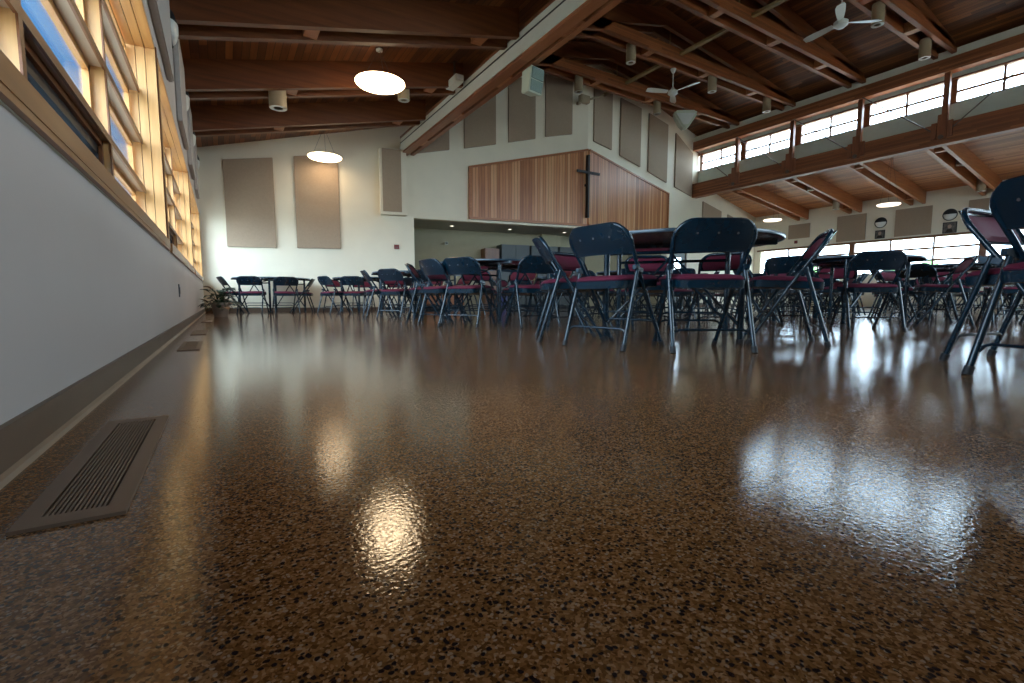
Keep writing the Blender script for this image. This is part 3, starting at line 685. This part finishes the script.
def can(x, y, zb, h, label, grp, r=0.11):
    t = thing('can_light', label, 'can light', (x, y, zb), 0, grp)
    MB().lathe([(r*.62, 0.0), (r, 0.0), (r, h), (0, h), (0, h-.01), (r*.95, h-.01), (r*.95, .02), (r*.62, .02)], 24).build('housing', 'can', t, smooth=True)
    MB().lathe([(r*.55, -0.004), (r*.98, -0.004), (r*.98, 0.004), (r*.55, 0.004)], 24).build('ring', 'canring', t, smooth=True)
    MB().lathe([(0, 0.06), (r*.6, 0.06), (r*.6, 0.05), (0, 0.05)], 20).build('baffle', 'dark', t)
can(0.88, 8.30, 3.22, 0.34, 'beige cylinder can light in the left bay rafter left of the pendant', 'can lights', 0.125)
can(2.88, 8.30, 3.76, 0.30, 'beige cylinder can light peeking out behind the left bay pendant', 'can lights', 0.10)
can(8.34, 8.30, 5.75, 0.40, 'can light on the second farthest truss, left one', 'can lights')
can(11.33, 8.30, 5.76, 0.40, 'can light on the second farthest truss, middle one right of the fan', 'can lights')
can(13.87, 8.30, 5.76, 0.40, 'can light on the second farthest truss, right end', 'can lights')
can(8.29, 10.12, 5.74, 0.40, 'can light on the farthest truss above the wall fold', 'can lights')
can(11.29, 10.12, 5.77, 0.40, 'can light on the farthest truss left of the rounded speaker', 'can lights')
can(11.45, 4.64, 5.76, 0.40, 'large-looking can light on the nearest visible truss beside the near fan', 'can lights')
can(13.85, 4.64, 5.74, 0.40, 'can light at the right end of the nearest visible truss', 'can lights')
can(17.3, 8.66, 3.98, 0.40, 'can light in the aisle rafters second from the back wall, upper', 'can lights')
can(19.1, 8.66, 3.52, 0.40, 'can light in the aisle rafters second from the back wall, lower', 'can lights')
can(17.8, 4.95, 4.02, 0.40, 'can light in the aisle rafters nearest the camera, upper', 'can lights')
can(19.6, 4.95, 3.52, 0.40, 'can light in the aisle rafters nearest the camera, lower', 'can lights')

def fan(x, y, z, ztop, angs, label):
    t = thing('ceiling_fan', label, 'ceiling fan', (x, y, z), 0, 'ceiling fans')
    MB().tube([(0, 0, 0.06), (0, 0, ztop-z)], 0.012, 10).build('downrod', 'white', t, smooth=True)
    MB().lathe([(0, ztop-z-.10), (0.03, ztop-z-.10), (0.07, ztop-z-.02), (0.07, ztop-z), (0, ztop-z)], 20).build('canopy', 'white', t, smooth=True)
    MB().lathe([(0, -0.09), (0.06, -0.09), (0.12, -0.04), (0.12, 0.02), (0.05, 0.07), (0.025, 0.12), (0, 0.12)], 24).build('motor', 'white', t, smooth=True)
    for a in angs:
        m = MB(); a = R_(a); ca, sa = math.cos(a), math.sin(a); pts = []
        for q in range(7):
            r = 0.14+q*0.095; wdt = 0.045+0.035*math.sin(min(1, q/5)*PI/2)
            if q == 6: wdt = 0.05
            for sgn in (-1, 1):
                zz = 0.01 + 0.018*sgn
                pts += [(ca*r-sa*wdt*sgn, sa*r+ca*wdt*sgn, zz), (ca*r-sa*wdt*sgn, sa*r+ca*wdt*sgn, zz-0.008)]
        fs = []
        for q in range(6):
            b0, b1 = q*4, q*4+4
            fs += [(b0, b0+2, b1+2, b1), (b0+1, b1+1, b1+3, b0+3), (b0, b1, b1+1, b0+1), (b0+2, b0+3, b1+3, b1+2)]
        fs += [(0, 1, 3, 2), (24, 26, 27, 25)]
        m.add(pts, fs).build('blade', 'white', t)
fan(10.0, 8.47, 5.52, 6.08, (279, 39, 159), 'white three-blade ceiling fan on the second farthest truss')
fan(10.34, 4.80, 5.55, 6.08, (83, -37, 203), 'white three-blade ceiling fan near the top edge of the picture')

t = thing('hanging_speaker', 'cream box loudspeaker hanging under the partition header', 'speaker', (4.26, 6.36, 3.44), R_(10))
MB().hexa([(-.14, -.10, 0.02), (.14, -.10, 0.02), (.10, .12, .06), (-.10, .12, .06), (-.14, -.16, .38), (.14, -.16, .38), (.10, .10, .38), (-.10, .10, .38)]).build('cabinet', 'speakw', t, bevel=0.01)
MB().hexa([(-.12, -.112, 0.04), (.12, -.112, 0.04), (.12, -.10, 0.04), (-.12, -.10, 0.04), (-.12, -.142, .19), (.12, -.142, .19), (.12, -.12, .19), (-.12, -.12, .19)]).build('lower_grille', 'speakg', t)
MB().hexa([(-.12, -.148, 0.21), (.12, -.148, 0.21), (.12, -.13, 0.21), (-.12, -.13, 0.21), (-.12, -.172, .36), (.12, -.172, .36), (.12, -.15, .36), (-.12, -.15, .36)]).build('upper_grille', 'speakg', t)
MB().box(-.03, -.02, .38, .03, .02, .41).build('bracket', 'steelrod', t)
t = thing('rounded_speaker', 'pale rounded corner loudspeaker hanging under the farthest truss', 'speaker', (12.12, 9.80, 5.40), R_(-35))
m = MB(); pf = [(-.34, .42), (-.30, .50), (.30, .50), (.36, .40), (.10, .02), (0, -.03), (-.12, .04)]
m.prism(pf, -.16, .16).build('cabinet', 'speakw', t, bevel=0.04)
m = MB(); m.prism([(-.28, .40), (.28, .40), (.07, .08), (-.07, .08)], -.172, -.161).build('front_panel', 'white', t)
MB().tube([(0, 0, .48), (0, .1, .62)], 0.02, 8).build('bracket', 'steelrod', t)
t = thing('wall_projector', 'small beige box fixture behind the partition header', 'fixture', (3.72, 8.0, 4.08), 0)
MB().box(-.08, -.22, 0, .08, .22, .12).build('case', 'header', t, bevel=0.01); MB().box(-.06, -.23, .03, .06, -.221, .10).build('lens_panel', 'lens', t)
MB().tube([(0, 0, .12), (0, 0, zleft(3.72)-4.085)], 0.02, 8).build('mount', 'steelrod', t)
t = thing('corner_fixture', 'dark beige wall fixture high at the wall fold under the farthest truss', 'fixture', (8.85, 10.55, 5.72), 0)
MB().box(-.16, -.08, 0, .16, .08, .2).build('case', 'can', t, bevel=0.02); MB().tube([(0.1, 0, .1), (0.5, -.25, .24)], 0.03, 8).build('arm', 'can', t, smooth=True)
MB().box(-.03, .08, .05, .03, .32, .12).build('bracket', 'can', t)

# ------------------------------------------------------------------ floor vents
def vent(x0, x1, y0, y1, label):
    t = thing('floor_vent', label, 'floor vent', ((x0+x1)/2, (y0+y1)/2, 0), 0, 'floor vents along the left wall')
    W, L = (x1-x0)/2, (y1-y0)/2; iw, il = W*0.60, L-0.035
    m = MB(); m.box(-W, -L, 0, -iw, L, .005); m.box(iw, -L, 0, W, L, .005); m.box(-iw, -L, 0, iw, -il, .005); m.box(-iw, il, 0, iw, L, .005)
    m.build('frame', 'vent', t)
    n = 13; m = MB()
    for k in range(1, n):
        xx = -iw+2*iw*k/n; m.box(xx-.0016, -il, 0, xx+.0016, il, .0046)
    m.build('grille', 'vent', t)
    MB().box(-iw, -il, 0.0002, iw, il, .0008).build('duct_shadow', 'dark', t)
vent(-.247, -.128, .822, 1.46, 'long metal floor vent closest to the camera beside the left wall')
vent(-.235, -.125, 3.30, 3.94, 'second floor vent along the left wall')
vent(-.235, -.125, 4.70, 5.34, 'third floor vent along the left wall')
vent(-.235, -.125, 7.10, 7.74, 'fourth floor vent along the left wall, near the plant')

# ------------------------------------------------------------------ potted plant
t = thing('potted_plant', 'leafy plant in a beige tapered pot in the far left corner', 'plant', (-.02, 9.15, 0))
MB().lathe([(0, 0), (.095, 0), (.135, .20), (.15, .205), (.15, .24), (.13, .24), (.115, .19), (0, .19)], 28).build('pot', 'pot', t, smooth=True)
MB().lathe([(0, .20), (.118, .20), (.118, .191), (0, .191)], 20).build('soil', 'soil', t)
rnd = random.Random(3)
def leafmesh(m, base, d, L, wd, droop):
    d = Vector(d).normalized(); side = d.cross(Vector((0, 0, 1)))
    if side.length < .05: side = Vector((1, 0, 0))
    side.normalize(); p = Vector(base); rows = []
    for k in range(7):
        tt = k/6; q = p + d*L*tt + Vector((0, 0, -droop*tt*tt)); w_ = wd*math.sin(PI*(0.08+0.92*tt)**0.8)
        rows.append([q-side*w_+Vector((0, 0, w_*.3)), q, q+side*w_+Vector((0, 0, w_*.3))])
    vs = [v for r in rows for v in r]; fs = []
    for k in range(6):
        b_ = k*3; fs += [(b_, b_+1, b_+4, b_+3), (b_+1, b_+2, b_+5, b_+4)]
    m.add(vs, fs)
st = MB(); lf = MB(); lf2 = MB()
for k in range(70):
    a = rnd.uniform(0, 2*PI); rr = rnd.uniform(.03, .22); z = rnd.uniform(.26, .48)
    if rnd.random() < .35: z = rnd.uniform(.12, .26); rr = rnd.uniform(.17, .24)
    top = Vector((rr*math.cos(a), rr*math.sin(a), z))
    top.x = max(top.x, -.20)
    st.tube([(0.03*math.cos(a), .03*math.sin(a), .19), (top.x*.6, top.y*.6, max(z, .3)*.9), top], .004, 5)
    leafmesh(lf if rnd.random() < .85 else lf2, top, (math.cos(a)*.9, math.sin(a)*.9, rnd.uniform(-.2, .6)), rnd.uniform(.09, .15), rnd.uniform(.032, .055), rnd.uniform(.02, .07))
leafmesh(lf, (0.0, 0, .36), (.15, 0, 1), .26, .045, 0.0); leafmesh(lf, (0.02, 0, .34), (.5, .1, .9), .2, .04, 0.0)
st.build('stems', 'leaf', t, smooth=True); lf.build('leaves', 'leaf', t, smooth=True)
lo = lf2.build('leaves', 'leafy', t, smooth=True); lo['label'] = 'pale brownish leaves'

# ------------------------------------------------------------------ folding chairs
def tubepath(side, pts): return [(side*x, y, z) for x, y, z in pts]
def make_chair(full=True):
    t = thing('folding_chair', 'x', 'chair')
    nseg = 10 if full else 6
    def part(m, n, mat, par=t, **k): return m.build(n, mat, par, **k)
    # front frame: leg up to seat, continuing as backrest frame
    for s in (-1, 1):
        lg = part(MB().tube(tubepath(s, [(.195, .445, .012), (.200, .22, .38), (.204, .17, .46)]), .0125, nseg), 'leg', 'black', smooth=True)
        if full: part(MB().tube(tubepath(s, [(.195, .452, .0), (.1955, .432, .035)]), .017, 10), 'foot_cap', 'blackd', lg, smooth=True)
        lg = part(MB().tube(tubepath(s, [(.226, .0, .012), (.222, .075, .27), (.218, .14, .495)]), .0125, nseg), 'leg', 'black', smooth=True)
        if full: part(MB().tube(tubepath(s, [(.2262, -.003, .0), (.2257, .007, .035)]), .017, 10), 'foot_cap', 'blackd', lg, smooth=True)
        if full:
            part(MB().hexa([(s*.206, .10, .47), (s*.228, .10, .47), (s*.228, .17, .45), (s*.206, .17, .45), (s*.206, .10, .495), (s*.228, .10, .495), (s*.228, .18, .475), (s*.206, .18, .475)]), 'hinge_bracket', 'black')
    # U-shaped back frame
    def fy(z): return .17-(z-.46)*0.66 if z < .62 else .0644-(z-.62)*0.62
    pts = [(.204, .17, .46), (.210, fy(.54), .54), (.218, fy(.60), .60), (.224, fy(.630), .630)]
    for k in range(1, 7):
        a = k/6*PI/2; z = .630+.095*math.sin(a); pts.append((.224-.105*(1-math.cos(a)), fy(z), z))
    full_path = [(-x, y, z) for x, y, z in pts] + [(x, y, z) for x, y, z in reversed(pts)]
    part(MB().tube(full_path, .0125, nseg), 'back_frame', 'black', smooth=True)
    # backrest panel & pad : grid
    def shell(inset, z0, z1, off0, off1, name, mat, dome=0.0):
        nx, nz = 13, 7; front, back = [], []
        for i in range(nz):
            z = z0+(z1-z0)*i/(nz-1)
            zz = z-(.655)
            half = .218
            if z > .630: half = .218-.10+.10*math.sqrt(max(0, 1-((z-.630)/.098)**2))
            else: half = .210+.008*(z-.57)/.055
            half -= inset
            if inset > 0.01 and z < z0+.03: half -= (0.03-(z-z0))*0.4
            for j in range(nx):
                u = -1+2*j/(nx-1); x = u*half
                cv = -0.045*(1-(x/.22)**2)
                yb = fy(z)+cv
                edge = (1-u**4)*(1-((2*i/(nz-1))-1)**4)
                back.append((x, yb+off0, z)); front.append((x, yb+off1+dome*edge, z))
        n = nx*nz; vs = back+front; fs = []
        for i in range(nz-1):
            for j in range(nx-1):
                a = i*nx+j; fs += [(a, a+nx, a+nx+1, a+1), (n+a, n+a+1, n+a+nx+1, n+a+nx)]
        for j in range(nx-1):
            fs += [(j, j+1, n+j+1, n+j)]; a = (nz-1)*nx+j; fs += [(a, n+a, n+a+1, a+1)]
        for i in range(nz-1):
            a = i*nx; fs += [(a, n+a, n+a+nx, a+nx)]; a = i*nx+nx-1; fs += [(a, a+nx, n+a+nx, n+a)]
        return part(MB().add(vs, fs), name, mat, smooth=True)
    br = shell(0.0, .563, .724, -.004, .006, 'backrest', 'black')
    bp = shell(0.020, .575, .709, .007, .012, 'back_pad', 'maroon', dome=.03)
    bp['label'] = 'maroon padded front of the backrest'
    if full:
        for x in (-.11, 0, .11):
            mm = MB()
            yb = fy(.655)-.045*(1-(x/.22)**2)-.004
            mm.tube([(x, yb, .655), (x, yb-.003, .6545)], .006, 8)
            mm.build('rivet', 'steelrod', br, smooth=True)
        mm = MB().tube([(x*.01*2.1, fy(.567)-.045*(1-(x*.021/.22)**2), .567) for x in range(-10, 11)], .006, 6)
        mm.build('lower_lip', 'black', br, smooth=True)
    # seat
    def rrect(hw, y0, y1, rad, z, n=5):
        P = []
        for (cx, cy, a0) in ((hw-rad, y1-rad, 0), (-hw+rad, y1-rad, 90), (-hw+rad, y0+rad, 180), (hw-rad, y0+rad, 270)):
            for k in range(n+1):
                a = R_(a0+90*k/n); P.append((cx+rad*math.cos(a), cy+rad*math.sin(a), z))
        return P
    def tilt(p): return (p[0], p[1], p[2]+(p[1]-.02)*0.05)
    def loft(rings, name, mat, par=t):
        n = len(rings[0]); vs = [tilt(v) for r in rings for v in r]; fs = [tuple(reversed(range(n))), tuple(range((len(rings)-1)*n, len(rings)*n))]
        for i in range(len(rings)-1):
            for k in range(n): fs.append((i*n+k, i*n+(k+1) % n, (i+1)*n+(k+1) % n, (i+1)*n+k))
        return MB().add(vs, fs).build(name, mat, par, smooth=True)
    pan = loft([rrect(.178, .03, .415, .05, .356), rrect(.186, .02, .425, .055, .360), rrect(.188, .018, .427, .055, .402), rrect(.18, .025, .42, .05, .406)], 'seat', 'black')
    pad = loft([rrect(.180, .026, .42, .05, .4065), rrect(.183, .022, .424, .052, .413), rrect(.172, .035, .41, .05, .427), rrect(.13, .08, .36, .05, .436)], 'seat_pad', 'maroon')
    pad['label'] = 'maroon padded seat cushion'
    # stretchers
    def stretch(x, y, z, drop):
        return [(-x, y+.0, z-drop), (-x+.02, y+.006, z-.008), (-x+.045, y+.008, z), (x-.045, y+.008, z), (x-.02, y+.006, z-.008), (x, y, z-drop)]
    part(MB().tube(stretch(.223, .03, .125, .035), .007, 7), 'stretcher', 'black', smooth=True)
    part(MB().tube(stretch(.197, .365, .165, .03), .007, 7), 'stretcher', 'black', smooth=True)
    if full: part(MB().tube(stretch(.198, .33, .215, .02), .006, 7), 'stretcher', 'black', smooth=True)
    part(MB().tube([(-.200, .205, .40), (.200, .205, .40)], .007, 7), 'seat_axle', 'black', smooth=True)
    return t
near0 = make_chair(True); far0 = make_chair(False)

# ------------------------------------------------------------------ round folding tables
def make_table():
    t = thing('round_table', 'x', 'table')
    rad = 0.76; n = 64
    MB().lathe([(0, .7405), (rad-.006, .7405), (rad-.006, .730), (0, .730)], n).build('tabletop', 'tabletop', t, smooth=True)
    MB().lathe([(rad-.008, .720), (rad, .720), (rad+.002, .73), (rad, .7405), (rad-.008, .7405)], n).build('edge_band', 'tableedge', t, smooth=True)
    MB().lathe([(0, .7295), (rad-.009, .7295), (rad-.009, .721), (0, .721)], n).build('underside', 'tableunder', t, smooth=True)
    MB().box(-.62, -.46, .695, .62, -.43, .7208).build('apron_rail', 'black', t)
    MB().box(-.62, .43, .695, .62, .46, .7208).build('apron_rail', 'black', t)
    m = MB(); m.box(-.03, -.72, .695, .03, .72, .7202); m.build('apron_rail', 'black', t)
    c = .445
    for sx in (-1, 1):
        for sy in (-1, 1):
            lg = MB().tube([(sx*c, sy*c, 0.015), (sx*c, sy*c, .705)], .021, 12).build('leg', 'black', t, smooth=True)
            MB().tube([(sx*c, sy*c, 0.0), (sx*c, sy*c, .03)], .025, 12).build('foot_cap', 'blackd', lg, smooth=True)
        MB().tube([(sx*c, -c, .62), (sx*c, c, .62)], .012, 8).build('crossbar', 'black', t, smooth=True)
        MB().tube([(sx*c, -c*.98, .12), (sx*c, 0, .60), (sx*c, c*.98, .12)], .012, 8).build('leg_brace', 'black', t, smooth=True)
        MB().tube([(sx*c, 0, .60), (sx*.08, 0, .70)], .010, 8).build('folding_strut', 'black', t, smooth=True)
    return t
tab0 = make_table()
index_kids()

used = {'n': False, 'f': False, 't': False}
def place_chair(x, y, face_deg, label, group, far=False):
    """face_deg: world heading the sitter looks to, ccw from +X; x,y = midpoint of the rear feet"""
    k = 'f' if far else 'n'; src = far0 if far else near0
    o = src if not used[k] else copy_tree(src)
    used[k] = True
    o.location = (x, y, 0); o.rotation_euler = (0, 0, R_(face_deg-90)); o['label'] = label; o['category'] = 'chair'; o['group'] = group
    return o
def place_table(x, y, rot, label):
    o = tab0 if not used['t'] else copy_tree(tab0); used['t'] = True
    o.location = (x, y, 0); o.rotation_euler = (0, 0, R_(rot)); o['label'] = label; o['category'] = 'table'; o['group'] = 'round folding tables'
def hd(cx, cy, x, y): return math.degrees(math.atan2(cy-y, cx-x))

rc = random.Random(11)
def ang_word(a):
    a %= 360
    # camera is at the origin side (low x, low y)
    names = ['right', 'far right', 'far', 'far left', 'left', 'near left', 'near', 'near right']
    return names[int(((a-31.6*0+22.5) % 360)//45)]
CH = 'maroon-padded black folding chair'
# T1, the big table in the middle
T1 = (3.0, 2.5); place_table(*T1, 40+0, 'large-looking dark round table in the middle, nearest the camera')
G = 'folding chairs round the nearest table'
place_chair(2.31, 1.62, 58.5, CH+' seen square from behind in the middle, at the nearest table', G)
place_chair(1.90, 2.16, 9, CH+' seen from behind, left of the one in the middle', G)
place_chair(1.985, 2.855, -32, CH+' seen edge-on at the left side of the nearest table', G)
place_chair(3.37, 1.58, 127, CH+' in profile leaning right, its maroon back pad showing', G)
for a, lb in ((100, 'across the nearest table, pad showing beside the left chair back'), (52, 'across the nearest table, behind the middle chair'), (14, 'on the far right side of the nearest table')):
    x, y = T1[0]+1.12*math.cos(R_(a)), T1[1]+1.12*math.sin(R_(a))
    place_chair(x, y, a+180+rc.uniform(-6, 6), CH+' '+lb, G)
# chairs at the right picture edge
G = 'folding chairs at the right edge of the picture'
place_chair(2.405, .42, -25.5, 'black folding chair cut by the right picture edge, its back towards the camera', G)
place_chair(3.20, .80, -98, CH+' behind the cut-off one, facing right with back pad showing', G)
# T2
T2 = (3.0, 5.2); place_table(*T2, 106, 'dark round table second row, left of the nearest table')
G = 'folding chairs round the second-row table'
place_chair(1.95, 4.95, 8, CH+' at the left end of the second-row table, turned slightly', G)
place_chair(2.14, 4.56, 32, CH+' seen from behind before the left of the second-row table', G)
place_chair(2.80, 3.98, 84, CH+' seen from behind just left of the edge-on chair', G)
for a in (150, 115, 78, 40, 5):
    place_chair(T2[0]+1.12*math.cos(R_(a)), T2[1]+1.12*math.sin(R_(a)), a+180+rc.uniform(-8, 8), CH+' at the %s side of the second-row table' % {150: 'far left', 115: 'far', 78: 'far right', 40: 'right-hand far', 5: 'right', 320: 'near right'}[a], G)
# T4
T4 = (2.9, 7.8); place_table(*T4, 20, 'dark round table third row, just left of the recess edge')
G = 'folding chairs round the third-row table'
for x, y, f, lb in ((2.08, 6.85, 30, 'seen from behind at the third-row table, blue-lit back'), (1.88, 7.43, -8, 'leaning left in profile at the third-row table'),
                    (2.62, 6.62, 82, 'seen from behind at the third-row table beside its right leg')):
    place_chair(x, y, f, CH+' '+lb, G)
for a in (95, 55, 15, 325):
    place_chair(T4[0]+1.12*math.cos(R_(a)), T4[1]+1.12*math.sin(R_(a)), a+180+rc.uniform(-8, 8), CH+' at the %s side of the third-row table' % {135: 'far left', 95: 'far', 55: 'far right', 15: 'right', 325: 'near right'}[a], G, True)
# T3
T3 = (2.75, 10.35); place_table(*T3, 10, 'dark round table by the far white wall, right of the gap')
G = 'folding chairs round the far table'
for x, y, f, lb in ((1.68, 9.72, 20, 'leaning left at the left end of the far table'), (2.15, 9.45, 58, 'seen from behind at the table by the far wall')):
    place_chair(x, y, f, CH+' '+lb, G)
for a in (125, 85, 40, 350, 300):
    place_chair(T3[0]+1.1*math.cos(R_(a)), T3[1]+1.1*math.sin(R_(a)), a+180+rc.uniform(-8, 8), CH+' at the %s side of the table by the far wall' % {168: 'left', 125: 'far left', 85: 'far', 40: 'far right', 350: 'right', 300: 'near right'}[a], G, True)
# T5
T5 = (0.95, 11.42); place_table(*T5, 35, 'dark round table by the far wall beside the plant')
G = 'folding chairs round the table beside the plant'
for x, y, f, lb in ((-.02, 10.95, 12, 'next to the plant, left end of the table'), (0.45, 10.45, 66, 'seen from behind, left of two at the table beside the plant'), (1.12, 10.40, 96, 'seen from behind, right of two at the table beside the plant'), (1.72, 11.12, 165, 'in profile at the right end of the table beside the plant')):
    place_chair(x, y, f, CH+' '+lb, G)
# T6
T6 = (6.1, 2.7); place_table(*T6, 75, 'dark round table right of the nearest one, its rim against the low windows')
G = 'folding chairs round the table right of the nearest one'
for a, f, lb in ((219, 47, 'seen from behind, silhouetted before the low windows'), (294, 118, 'in profile leaning right beside the silhouetted one'), 
                 (25, 205, 'at the far right side of the table behind the silhouetted chair'), (62, 240, 'at the far side of the table behind the silhouetted chair'), (100, 275, 'at the far left side of that second table from the camera'),
                 (140, 320, 'facing the camera at the left side of that second table'), (180, 5, 'between the nearest table and the one right of it')):
    rr = 1.22 if a in (219,) else 1.12
    place_chair(T6[0]+rr*math.cos(R_(a)), T6[1]+rr*math.sin(R_(a)), f, CH+' '+lb, G)
# other tables, crowded
others = [(8.55, 2.1, 'table right of the silhouetted chair'), (6.0, 5.6, 'second-row table, second column'),
          (5.9, 8.3, 'left table before the recess'), (9.1, 4.9, 'second-row table, third column'), (8.9, 7.7, 'right table before the recess'),
          (11.6, 3.0, 'near-row table below the clerestory'), (12.0, 6.1, 'middle-row table below the clerestory'), (12.2, 9.2, 'back-row table below the clerestory'),
          (14.6, 4.3, 'near-row table under the aisle edge'), (15.0, 7.5, 'middle-row table under the aisle edge'), (17.9, 5.6, 'middle-row table by the low windows'),
          (17.8, 9.2, 'back-row table by the low windows'), (16.8, 2.6, 'near-row table by the low windows')]
for ti, (x, y, d) in enumerate(others):
    place_table(x, y, rc.uniform(0, 90), 'dark round '+d)
    n = 8; off = rc.uniform(0, 45)
    for k in range(n):
        a = off+k*45+rc.uniform(-7, 7); r = 1.13+rc.uniform(0, .09)
        w_ = ang_word(off+k*45)
        place_chair(x+r*math.cos(R_(a)), y+r*math.sin(R_(a)), a+180+rc.uniform(-9, 9), 'dark folding chair at the %s side of the %s' % (w_, d), 'folding chairs, '+d, far=(ti > 0))

# ------------------------------------------------------------------ outside
o = MB().box(-60, -60, -0.6, 90, 70, -0.25).build('lawn', 'grass'); struct(o); o.name = 'ground'
hm = MB(); rh = random.Random(5)
for (hx, hy0, hy1, hh, lab) in ((31, -14, 26, 2.0, 'r'),):
    ny, nz_ = 120, 10
    for side in (-1, 1):
        pass
    vs = []; 
    for i in range(ny+1):
        yv = hy0+(hy1-hy0)*i/ny; hgt = hh*(0.8+0.25*math.sin(i*.37)+.15*math.sin(i*1.1))
        for j in range(nz_+1):
            a = PI*j/nz_; rx = 0.9+rh.uniform(-.12, .12)
            vs.append((hx-math.cos(a)*rx, yv+rh.uniform(-.1, .1), -0.3+(hgt+0.3)*math.sin(a)**.6+rh.uniform(-.1, .1)))
    fs = [(i*(nz_+1)+j, i*(nz_+1)+j+1, (i+1)*(nz_+1)+j+1, (i+1)*(nz_+1)+j) for i in range(ny) for j in range(nz_)]
    hm.add(vs, fs)
tag(hm.build('hedge', 'hedge', smooth=True), 'pale green hedge outside beyond the low right windows', 'hedge')

# ------------------------------------------------------------------ sky
W = bpy.data.worlds.new('sky'); bpy.context.scene.world = W; W.use_nodes = True
nt = W.node_tree; nt.nodes.clear()
out = N(nt, 'ShaderNodeOutputWorld'); bg = N(nt, 'ShaderNodeBackground')
tc = N(nt, 'ShaderNodeTexCoord'); sep = N(nt, 'ShaderNodeSeparateXYZ'); nt.links.new(tc.outputs['Generated'], sep.inputs[0])
# bright thin cloud all round with one large blue opening beyond the left windows
vd = N(nt, 'ShaderNodeVectorMath', operation='DOT_PRODUCT'); vd.inputs[1].default_value = (-0.28, 0.90, 0.33); nt.links.new(tc.outputs['Generated'], vd.inputs[0])
mr = N(nt, 'ShaderNodeMapRange', interpolation_type='SMOOTHSTEP'); mr.inputs[1].default_value = 0.90; mr.inputs[2].default_value = 0.62; nt.links.new(vd.outputs['Value'], mr.inputs[0])
cl = N(nt, 'ShaderNodeTexNoise'); cl.inputs['Scale'].default_value = 7; cl.inputs['Detail'].default_value = 6
nt.links.new(tc.outputs['Generated'], cl.inputs['Vector'])
cr = ramp(nt, [(0.46, (0.13, 0.42, 0.85)), (0.62, (0.42, 0.62, 0.88))]); nt.links.new(cl.outputs['Fac'], cr.inputs[0])
mx = N(nt, 'ShaderNodeMix', data_type='RGBA'); nt.links.new(mr.outputs[0], mx.inputs[0]); nt.links.new(cr.outputs[0], mx.inputs[6]); mx.inputs[7].default_value = (0.68, 0.86, 1.0, 1)
st_ = N(nt, 'ShaderNodeMapRange'); st_.inputs[3].default_value = 0.45; st_.inputs[4].default_value = 5.0; nt.links.new(mr.outputs[0], st_.inputs[0])
nt.links.new(mx.outputs[2], bg.inputs[0]); nt.links.new(st_.outputs[0], bg.inputs[1]); nt.links.new(bg.outputs[0], out.inputs[0])

# daylight portals in the window openings (guide sky sampling only, emit nothing themselves)
def portal(name, loc, rot, sx, sy):
    l = bpy.data.lights.new(name, 'AREA'); l.shape = 'RECTANGLE'; l.size = sx; l.size_y = sy; l.cycles.is_portal = True
    o = bpy.data.objects.new(name, l); C.objects.link(o); o.location = loc; o.rotation_euler = rot
for a, b in bays: portal('daylight_portal', (XO-.02, (a+b)/2, (SILL+HEAD)/2), (0, R_(-90), 0), HEAD-SILL, b-a)
portal('daylight_portal', (XR+.27, 4.6, (RS+RH)/2), (0, R_(90), 0), RH-RS, 15.4)
portal('daylight_portal', (XW2+.2, 3.9, 5.31), (0, R_(90), 0), .62, 15.6)
portal('daylight_portal', ((FX0+FX1)/2, YF-.22, (FZ0+FZ1)/2), (R_(90), 0, 0), FX1-FX0, FZ1-FZ0)

# ------------------------------------------------------------------ camera & view
cam = bpy.data.cameras.new('camera'); co = bpy.data.objects.new('camera', cam); C.objects.link(co)
co.location = (0, 0, 0.30); co.rotation_euler = (R_(90-5.2), 0, R_(-31.6))
cam.sensor_width = 36; cam.lens = 470/1024*36; cam.clip_start = 0.02; cam.clip_end = 300
sc = bpy.context.scene; sc.camera = co
sc.view_settings.view_transform = 'Standard'; sc.view_settings.look = 'None'; sc.view_settings.gamma = 1; sc.view_settings.use_curve_mapping = False
sc.view_settings.exposure = 1.83
try: sc.cycles.max_bounces = 10; sc.cycles.diffuse_bounces = 5; sc.cycles.transparent_max_bounces = 12
except Exception: pass
